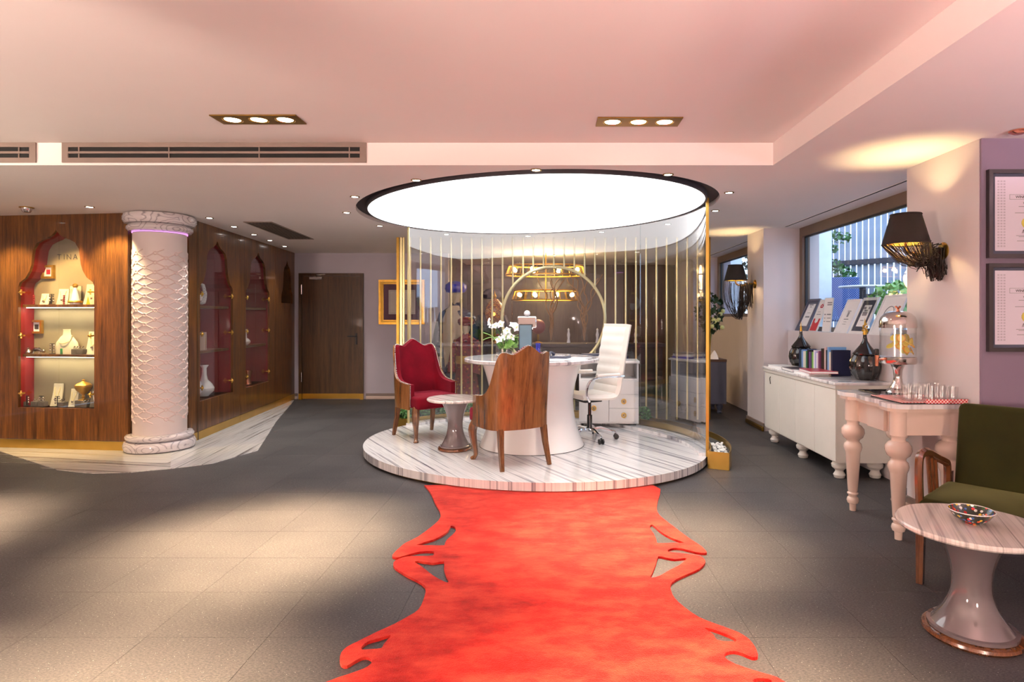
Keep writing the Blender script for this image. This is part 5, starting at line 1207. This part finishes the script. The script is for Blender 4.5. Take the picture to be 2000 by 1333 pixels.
b = nb(); box(b, KX0 + .11, KX0 + .135, KY0 + .10, KY1 - .10, ZK - .21, ZK - .05, .002); obj('front_apron', b, 'pink', t, smooth=False)
obj('apron_block', box(nb(), KX0 + .085, KX0 + .11, 3.95, 4.16, ZK - .21, ZK - .05, .003), 'pink', t, smooth=False)
for y_ in (KY0 + .055, KY1 - .085): obj('side_apron', box(nb(), KX0 + .12, KX1, y_, y_ + .025, ZK - .20, ZK - .05, .002), 'pink', t, smooth=False)
leg = [(.022, 0), (.024, .05), (.036, .055), (.042, .075), (.036, .095), (.029, .10), (.031, .115), (.038, .12), (.038, .128), (.031, .135), (.034, .15), (.05, .42), (.052, .425), (.058, .44), (.062, .46), (.056, .485), (.045, .495), (.043, .505), (.048, .515), (.066, .53), (.078, .56), (.075, .59), (.056, .615), (.043, .62), (.040, .63), (.044, .645), (.052, .655), (.052, .81)]
legm = mesh('turned_leg', lathe(nb(), leg, 28)); legm.materials.append(MAT['pink'])
for x in (2.195, 2.515):
    for y_ in (3.80, 4.37): obj('leg', legm, None, t, loc=(x, y_, 0))
# drink dispenser
t = thing('drink_dispenser', 'polished steel drink dispenser with citrus slices on the console', 'drink dispenser', (2.44, 4.23, ZK + .007))
obj('pedestal', lathe(nb(), [(.075, 0), (.078, .006), (.07, .02), (.05, .035), (.046, .05), (.032, .07), (.026, .11), (.03, .16), (.045, .195), (.05, .20)], 28), 'steel', t)
obj('drip_base', lathe(nb(), [(.05, .20), (.112, .205), (.118, .215), (.118, .25), (.112, .255), (0, .255)], 36), 'steel', t)
obj('glass_tank', lathe(nb(), [(.112, .256), (.115, .258), (.115, .455), (.111, .455), (.111, .262), (0, .26)], 36), 'tumbler', t, 'clear tank')
obj('water', lathe(nb(), [(0, .264), (.109, .264), (.109, .418), (0, .418)], 32), 'water', t)
obj('tank_rim', lathe(nb(), [(.112, .455), (.120, .456), (.120, .468), (.112, .47)], 36), 'steel', t)
obj('dome_lid', lathe(nb(), [(.118, .468), (.118, .50), (.108, .53), (.085, .555), (.05, .57), (.0, .574)], 36), 'steel', t, 'mirror polished dome lid')
kn = nb(); lathe(kn, [(.012, .572), (.008, .585), (.016, .597), (.0, .606)], 12); ball(kn, (-.014, 0, .603), .008, 7); ball(kn, (.014, 0, .603), .008, 7); obj('lid_knob', kn, 'copper', t)
tp = nb(); tube(tp, [(-.112, -.02, .235), (-.165, -.03, .235)], .009, 8); tube(tp, [(-.162, -.03, .265), (-.165, -.03, .19)], [.016, .010], 8); obj('tap', tp, 'copper', t, 'rose copper tap'); obj('tap_lever', box(nb(), -.18, -.15, -.042, -.018, .265, .31, .006), 'black', t)
r_ = random.Random(3)
for k in range(22):
    a = r_.uniform(-3.0, .5); rr = r_.uniform(.04, .092); z = .29 + r_.uniform(0, .1) if k else .385
    if k == 0: a, rr = -1.9, .098
    sl = nb(); lathe(sl, [(0, -.003), (.026, -.003), (.028, 0), (.026, .003), (0, .003)], 16)
    o = obj('citrus_slice', sl, 'orange' if k % 3 == 0 else 'lemon', t); o.location = (math.cos(a) * rr, math.sin(a) * rr, z); o.rotation_euler = (R(80) if k == 0 else r_.uniform(.5, 1.6), r_.uniform(-.3, .3), a + PI / 2)
    f2 = nb(); lathe(f2, [(0, -.0036), (.021, -.0036), (.021, .0036), (0, .0036)], 14); obj('slice_flesh', f2, 'lemon', o)
t = thing('black_tray', 'black rectangular tray under the dispenser', 'tray', (2.40, 4.24, ZK)); obj('tray_floor', box(nb(), -.15, .14, -.13, .15, 0, .006, .002), 'blackg', t, smooth=False)
f = nb(); loop(f, [(-.15, -.13, .008), (.14, -.13, .008), (.14, .15, .008), (-.15, .15, .008)], .006, 6); obj('tray_rim', f, 'blackg', t)
t = thing('glass_tray', 'dark tray lined with red gingham cloth under the tumblers', 'tray', (2.375, 3.905, ZK)); obj('tray_floor', box(nb(), -.205, .19, -.175, .18, .001, .007, .002), 'blackg', t, smooth=False)
cb = nb(); box(cb, -.20, .185, -.172, .175, .0072, .012, .001); box(cb, -.05, .205, -.182, -.172, .004, .03); obj('gingham_cloth', cb, 'check', t, 'red checked cloth', smooth=False)
gm = mesh('tumbler', lathe(nb(), [(.022, 0), (.026, .004), (.031, .086), (.0318, .089), (.029, .089), (.0245, .012), (0, .010)], 18)); gm.materials.append(MAT['tumbler'])
for i in range(4):
    for j in range(5):
        if i == 3 and j < 2: continue
        o = bpy.data.objects.new('tumbler', gm); COL.objects.link(o); o.location = (2.255 + j * .068 + (.012 if i % 2 else 0), 3.785 + i * .068, ZK + .0125)
        tag(o, 'clear glass tumbler on the gingham tray, %s row from the front, %s from the left' % (ORD[i], ORD[j - (2 if i == 3 else 0)]), 'glass', 'tumblers on the gingham tray')

# ------------------------------------------------------------------ wall lamps
def sconce(loc, label, hang, e):
    t = thing('wall_lamp', label, 'wall lamp', loc, 0, 'fringed wall lamps')       # origin: centre of the wall plate, lamp reaches towards -x
    pl = nb(); lathe(pl, [(0, 0), (.055, 0), (.058, .006), (.045, .016), (.02, .02), (0, .021)], 24); bmesh.ops.rotate(pl, matrix=Matrix.Rotation(-PI / 2, 3, 'Y'), verts=pl.verts[:])
    obj('wall_plate', pl, 'brass', t, 'round brass wall plate')
    obj('arm', tube(nb(), smooth_line([(-.015, 0, 0), (-.10, 0, .005), (-.17, 0, -.02), (-.24, 0, .0), (-.25, 0, .06)], 4), .009, 8), 'brassdark', t)
    cx, zb, zt, rb, rt = -.25, .045, .24, .142, .09
    pl = lambda k, n, z: 1 + .012 * (k % 2)
    sh = nb(); lathe(sh, [(rb, zb), (rt, zt), (rt - .004, zt), (rb - .004, zb + .001)], 96, (cx, 0, 0), wob=pl)
    for f in list(sh.faces):
        if len(f.verts) > 4: sh.faces.remove(f)
    o = obj('shade', sh, 'shade', t, 'pleated dark brown shade')
    ln_ = nb(); lathe(ln_, [(rb - .006, zb + .004), (rt - .006, zt - .004)], 48, (cx, 0, 0))
    for f in list(ln_.faces):
        if len(f.verts) > 4: ln_.faces.remove(f)
    obj('shade_lining', ln_, 'shadein', o); obj('trim', loop(nb(), [(cx + rt * math.cos(k * PI / 20), rt * math.sin(k * PI / 20), zt) for k in range(40)], .006, 6), 'shade', o); obj('trim', loop(nb(), [(cx + rb * math.cos(k * PI / 20), rb * math.sin(k * PI / 20), zb) for k in range(40)], .004, 6), 'fringe', o)
    obj('bulb', ball(nb(), (cx, 0, .11), .026, 10), 'bulb', t)
    fr_ = nb(); r2 = random.Random(2)
    if hang:
        for k in range(46):
            a = 2 * PI * k / 46 + r2.uniform(-.04, .04); a2 = a + PI * r2.uniform(.75, 1.1); dr = r2.uniform(.40, .50)
            p0 = Vector((cx + rb * math.cos(a), rb * math.sin(a), zb)); p1 = Vector((cx + rb * .85 * math.cos(a2) + .05, rb * .85 * math.sin(a2), zb - .03)); lo = zb - dr
            tube(fr_, smooth_line([p0, (p0.x * .97 + cx * .03, p0.y * .96, zb - dr * .55), ((p0.x + p1.x) / 2, (p0.y + p1.y) / 2, lo), (p1.x, p1.y, zb - dr * .55), p1], 3), .0022, 3, False)
        for k in range(70): x = r2.uniform(-.13, -.03); tube(fr_, [(x, r2.uniform(-.02, .02), .0), (x + r2.uniform(-.01, .01), r2.uniform(-.02, .02), -.2 - r2.uniform(0, .12))], .0025, 3, False)
        for k in range(50): x = r2.uniform(-.20, -.14); tube(fr_, [(x, r2.uniform(-.02, .02), .0), (x - .02 + r2.uniform(-.01, .01), r2.uniform(-.02, .02), -.36 - r2.uniform(0, .1))], .0025, 3, False)
    else:
        for k in range(110):
            a = 2 * PI * k / 110; p0 = Vector((cx + rb * math.cos(a), rb * math.sin(a), zb))
            p1 = Vector((-.10 + r2.uniform(-.03, .03), r2.uniform(-.05, .05), -.05 + r2.uniform(-.06, .07)))
            mid = (p0 + p1) / 2 + Vector((0, 0, -.06 - r2.uniform(0, .02)))
            tube(fr_, smooth_line([p0, mid, p1, (p1.x + .03, p1.y, p1.z + r2.uniform(-.10, .02))], 3), .0024, 3, False)
        for k in range(90):
            x = r2.uniform(-.085, -.015); y_ = r2.uniform(-.05, .05); d_ = r2.uniform(.10, .20)
            tube(fr_, smooth_line([(x, y_, .02), (x - .01, y_ * 1.2, -.05), (x + r2.uniform(-.01, .02), y_, -d_), (x + .02, y_ * .8, -d_ + .03)], 3), .0026, 3, False)
        for k in range(90):
            c_ = Vector((-.12 + r2.uniform(-.05, .06), r2.uniform(-.045, .045), -.01 + r2.uniform(-.08, .07)))
            tube(fr_, [c_, c_ + Vector((r2.uniform(-.05, .05), r2.uniform(-.03, .03), r2.uniform(-.06, .04)))], .004, 3, False)
    obj('fringe_strands', fr_, 'fringe', t, 'long dark fringe strands')
    lamp('POINT', (cx, 0, .13), e, (1., .72, .34), t, size=.035)
sconce((XP, 4.0, 1.835), 'dark fringed wall lamp on the near pier, fringe swept over its arm', False, 17)
sconce((XP + .01, 7.69, 1.815), 'dark fringed wall lamp on the far pier with strands hanging in loops', True, 12)

# ------------------------------------------------------------------ certificates on the return wall
def certificate(zc, label):
    t = thing('certificate', label, 'certificate', (2.64 + .235, 3.655, zc), 0, 'dark framed certificates')
    w_, h_ = .235, .266
    rc = lambda a: [(-w_ + a, -h_ + a), (w_ - a, -h_ + a), (w_ - a, h_ - a), (-w_ + a, h_ - a)]
    obj('frame', plate(nb(), rc(0), [rc(.024)], xz, -.03, -.001), 'framedk', t, smooth=False); obj('mat', plate(nb(), rc(.024), [], xz, -.016, -.001), 'matdk', t, smooth=False); obj('sheet', plate(nb(), rc(.043), [], xz, -.018, -.016), 'lilac', t, smooth=False)
    b = nb(); F = lambda x0, x1, z0, z1: box(b, x0, x1, -.0188, -.018, z0, z1)
    F(-.105, .105, .115, .117); F(-.105, .105, .086, .088); F(-.105, -.103, .086, .117); F(.103, .105, .086, .117)
    for z, hw in ((.042, .05), (.004, .072), (-.133, .065), (-.140, .05), (-.165, .06)): F(-hw, hw, z, z + .003)
    obj('printed_lines', b, 'inkgrey', t, smooth=False)
    b = nb(); r3 = random.Random(8)
    for i in range(3):
        for k in range(24): box(b, -.178 + i * .018, -.166 + i * .018, -.0186, -.018, -.2 + k * .017, -.19 + k * .017)
    obj('side_pattern', b, M('pale_print', lin(196, 186, 200), .7), t, smooth=False)
    for s_, sz, z in (('WINNER 2017', .022, .094), ('TURKEY', .013, .060), ('FOR', .012, .022)):
        o = obj('printed_text', textmesh(s_, sz), 'ink', t); o.location = (0, -.0185, z); o.rotation_euler = (R(90), 0, 0)
    sl = nb(); lathe(sl, [(0, 0), (.032, 0), (.032, .002), (.024, .003), (0, .003)], 28, wob=lambda k, n, z: 1 + .05 * (k % 2)); o = obj('gold_seal', sl, 'seal', t, 'embossed gold seal'); o.location = (0, -.0182, -.055); o.rotation_euler = (R(90), 0, 0)
    o = obj('signature', tube(nb(), smooth_line([(-.03, 0, -.118), (-.02, 0, -.095), (-.018, 0, -.118), (-.005, 0, -.1), (0, 0, -.116), (.01, 0, -.106), (.02, 0, -.116), (.032, 0, -.11)], 4), .0014, 4), 'ink', t); o.location = (0, -.0186, 0)
certificate(2.02, 'upper dark framed winner certificate on the mauve lit return wall'); certificate(1.455, 'lower dark framed winner certificate on the mauve lit return wall')

# ------------------------------------------------------------------ green armchair
a_ = Vector((.68, -.733, 0)); ang = math.atan2(a_.y, a_.x)     # local +x along the seat front towards the viewer, local +y to the back
t = thing('green_armchair', 'moss green velvet armchair with slatted wooden arms at the right edge', 'armchair', (1.945, 3.17, 0), ang)
Wc, Dc_ = .70, .56
obj('seat', box(nb(), -.01, Wc + .01, -.04, Dc_ - .06, .335, .455, .04, None, 4), 'greenvel', t, 'moss green velvet seat')
bk = nb(); box(bk, .03, Wc - .03, -.05, .05, 0, .50, .035, None, 4)
o = obj('backrest', bk, 'greenvel', t, 'moss green velvet backrest'); o.location = (0, Dc_ - .02, .40); o.rotation_euler = (R(-12), 0, 0)
for x in (0, Wc):
    obj('front_leg', tube(nb(), [(x, 0, 0), (x, .015, .34)], [.022, .028], 4, True, PI / 4), 'armwood', t)
    obj('rear_leg', tube(nb(), [(x, Dc_ + .06, 0), (x, Dc_ - .03, .34), (x, Dc_ - .02, .50)], [.02, .027, .025], 4, True, PI / 4), 'armwood', t)
    obj('arm_frame', tube(nb(), smooth_line([(x, .01, .33), (x, -.015, .52), (x, -.015, .63), (x, .005, .668), (x, .06, .678), (x, .14, .665), (x, .30, .615), (x, .43, .575), (x, .49, .55), (x, .505, .50), (x, .50, .38)], 4), .025, 6, True, 0, .8), 'armwood', t, 'curved polished wooden arm')
    for k in range(3): obj('arm_slat', tube(nb(), [(x, .20 + k * .055, .36), (x, .13 + k * .065, .65 - k * .014)], .011, 6), 'armwood', t)
b = nb(); box(b, .0, Wc, -.01, .02, .29, .34); box(b, 0, Wc, Dc_ - .06, Dc_ - .03, .29, .34); obj('seat_rail', b, 'armwood', t, smooth=False)
t = thing('painted_bowl', 'small black bowl painted with bright flowers on the foreground table', 'bowl', (1.865, 2.67, .49))
obj('bowl_body', lathe(nb(), [(.035, 0), (.04, .004), (.068, .024), (.09, .055), (.087, .056), (.064, .027), (.03, .009), (0, .008)], 40), 'bowl', t)
obj('dotted_rim', loop(nb(), [(.0885 * math.cos(k * PI / 36), .0885 * math.sin(k * PI / 36), .056) for k in range(72)], .0022, 5), 'china', t)

# ------------------------------------------------------------------ added lamps out of view, put in to brighten the ceilings
def added_uplight(x, y, z, label, e, col):  # unseen uplight, added to brighten the raised ceiling
    zc = ZT if x < XS else ZC
    t = thing('added_uplight', label, 'added fill lamp', (x, y, z), 0, 'added uplight bowls out of view')
    obj('bowl', lathe(nb(), [(0, -.12), (.12, -.11), (.22, -.06), (.26, 0), (.25, 0), (.21, -.055), (.115, -.10), (0, -.11)], 32), 'brassdark', t)
    for k in range(3): obj('hanging_rod', tube(nb(), [(.24 * math.cos(k * 2.094), .24 * math.sin(k * 2.094), 0), (0, 0, zc - z - .02)], .006, 6), 'brassdark', t)
    obj('ceiling_rose', lathe(nb(), [(.05, zc - z - .03), (.06, zc - z - .001), (0, zc - z - .001)], 16), 'brassdark', t)
    obj('bulb', ball(nb(), (0, 0, -.03), .04, 10), 'bulb', t)
    lamp('SPOT', (0, 0, .02), e, col, t, (PI, 0, 0), .12, 172, .15)
added_uplight(-2.5, .7, 1.95, 'added brass uplight bowl outside the left of the view', 60, (1., .66, .56)); added_uplight(1.1, .6, 1.95, 'added brass uplight bowl outside the right of the view', 95, (1., .52, .50))
added_uplight(-5.2, 2.6, 1.95, 'added brass uplight bowl out of view at the far left', 120, (1., .80, .62)); added_uplight(-.6, -2.0, 1.95, 'added brass uplight bowl behind the viewer', 140, (1., .62, .56)); added_uplight(3.6, 1.6, 1.85, 'added brass uplight bowl out of view in the right alcove', 80, (1., .70, .84))
for lx, ly, le, lb in ((1.1, -1.7, 270, 'added fill lantern behind the viewer, right'), (-3.8, -1.0, 480, 'added fill lantern behind the viewer, left')):  # unseen lanterns added as fill for the low ceiling and foreground
    t = thing('added_lantern', lb, 'floor lamp', (lx, ly, 0), 0, 'added fill lanterns out of view')
    obj('stand', lathe(nb(), [(.16, 0), (.16, .02), (.02, .05), (.02, .95)], 16), 'brassdark', t); obj('lantern_glass', lathe(nb(), [(.08, .95), (.16, 1.05), (.16, 1.3), (.08, 1.4)], 20, cap=False), 'glass', t); obj('bulb', ball(nb(), (0, 0, 1.18), .06, 12), 'bulb', t)
    lamp('POINT', (0, 0, 1.18), le, (1., .75, .63), t, size=.18)
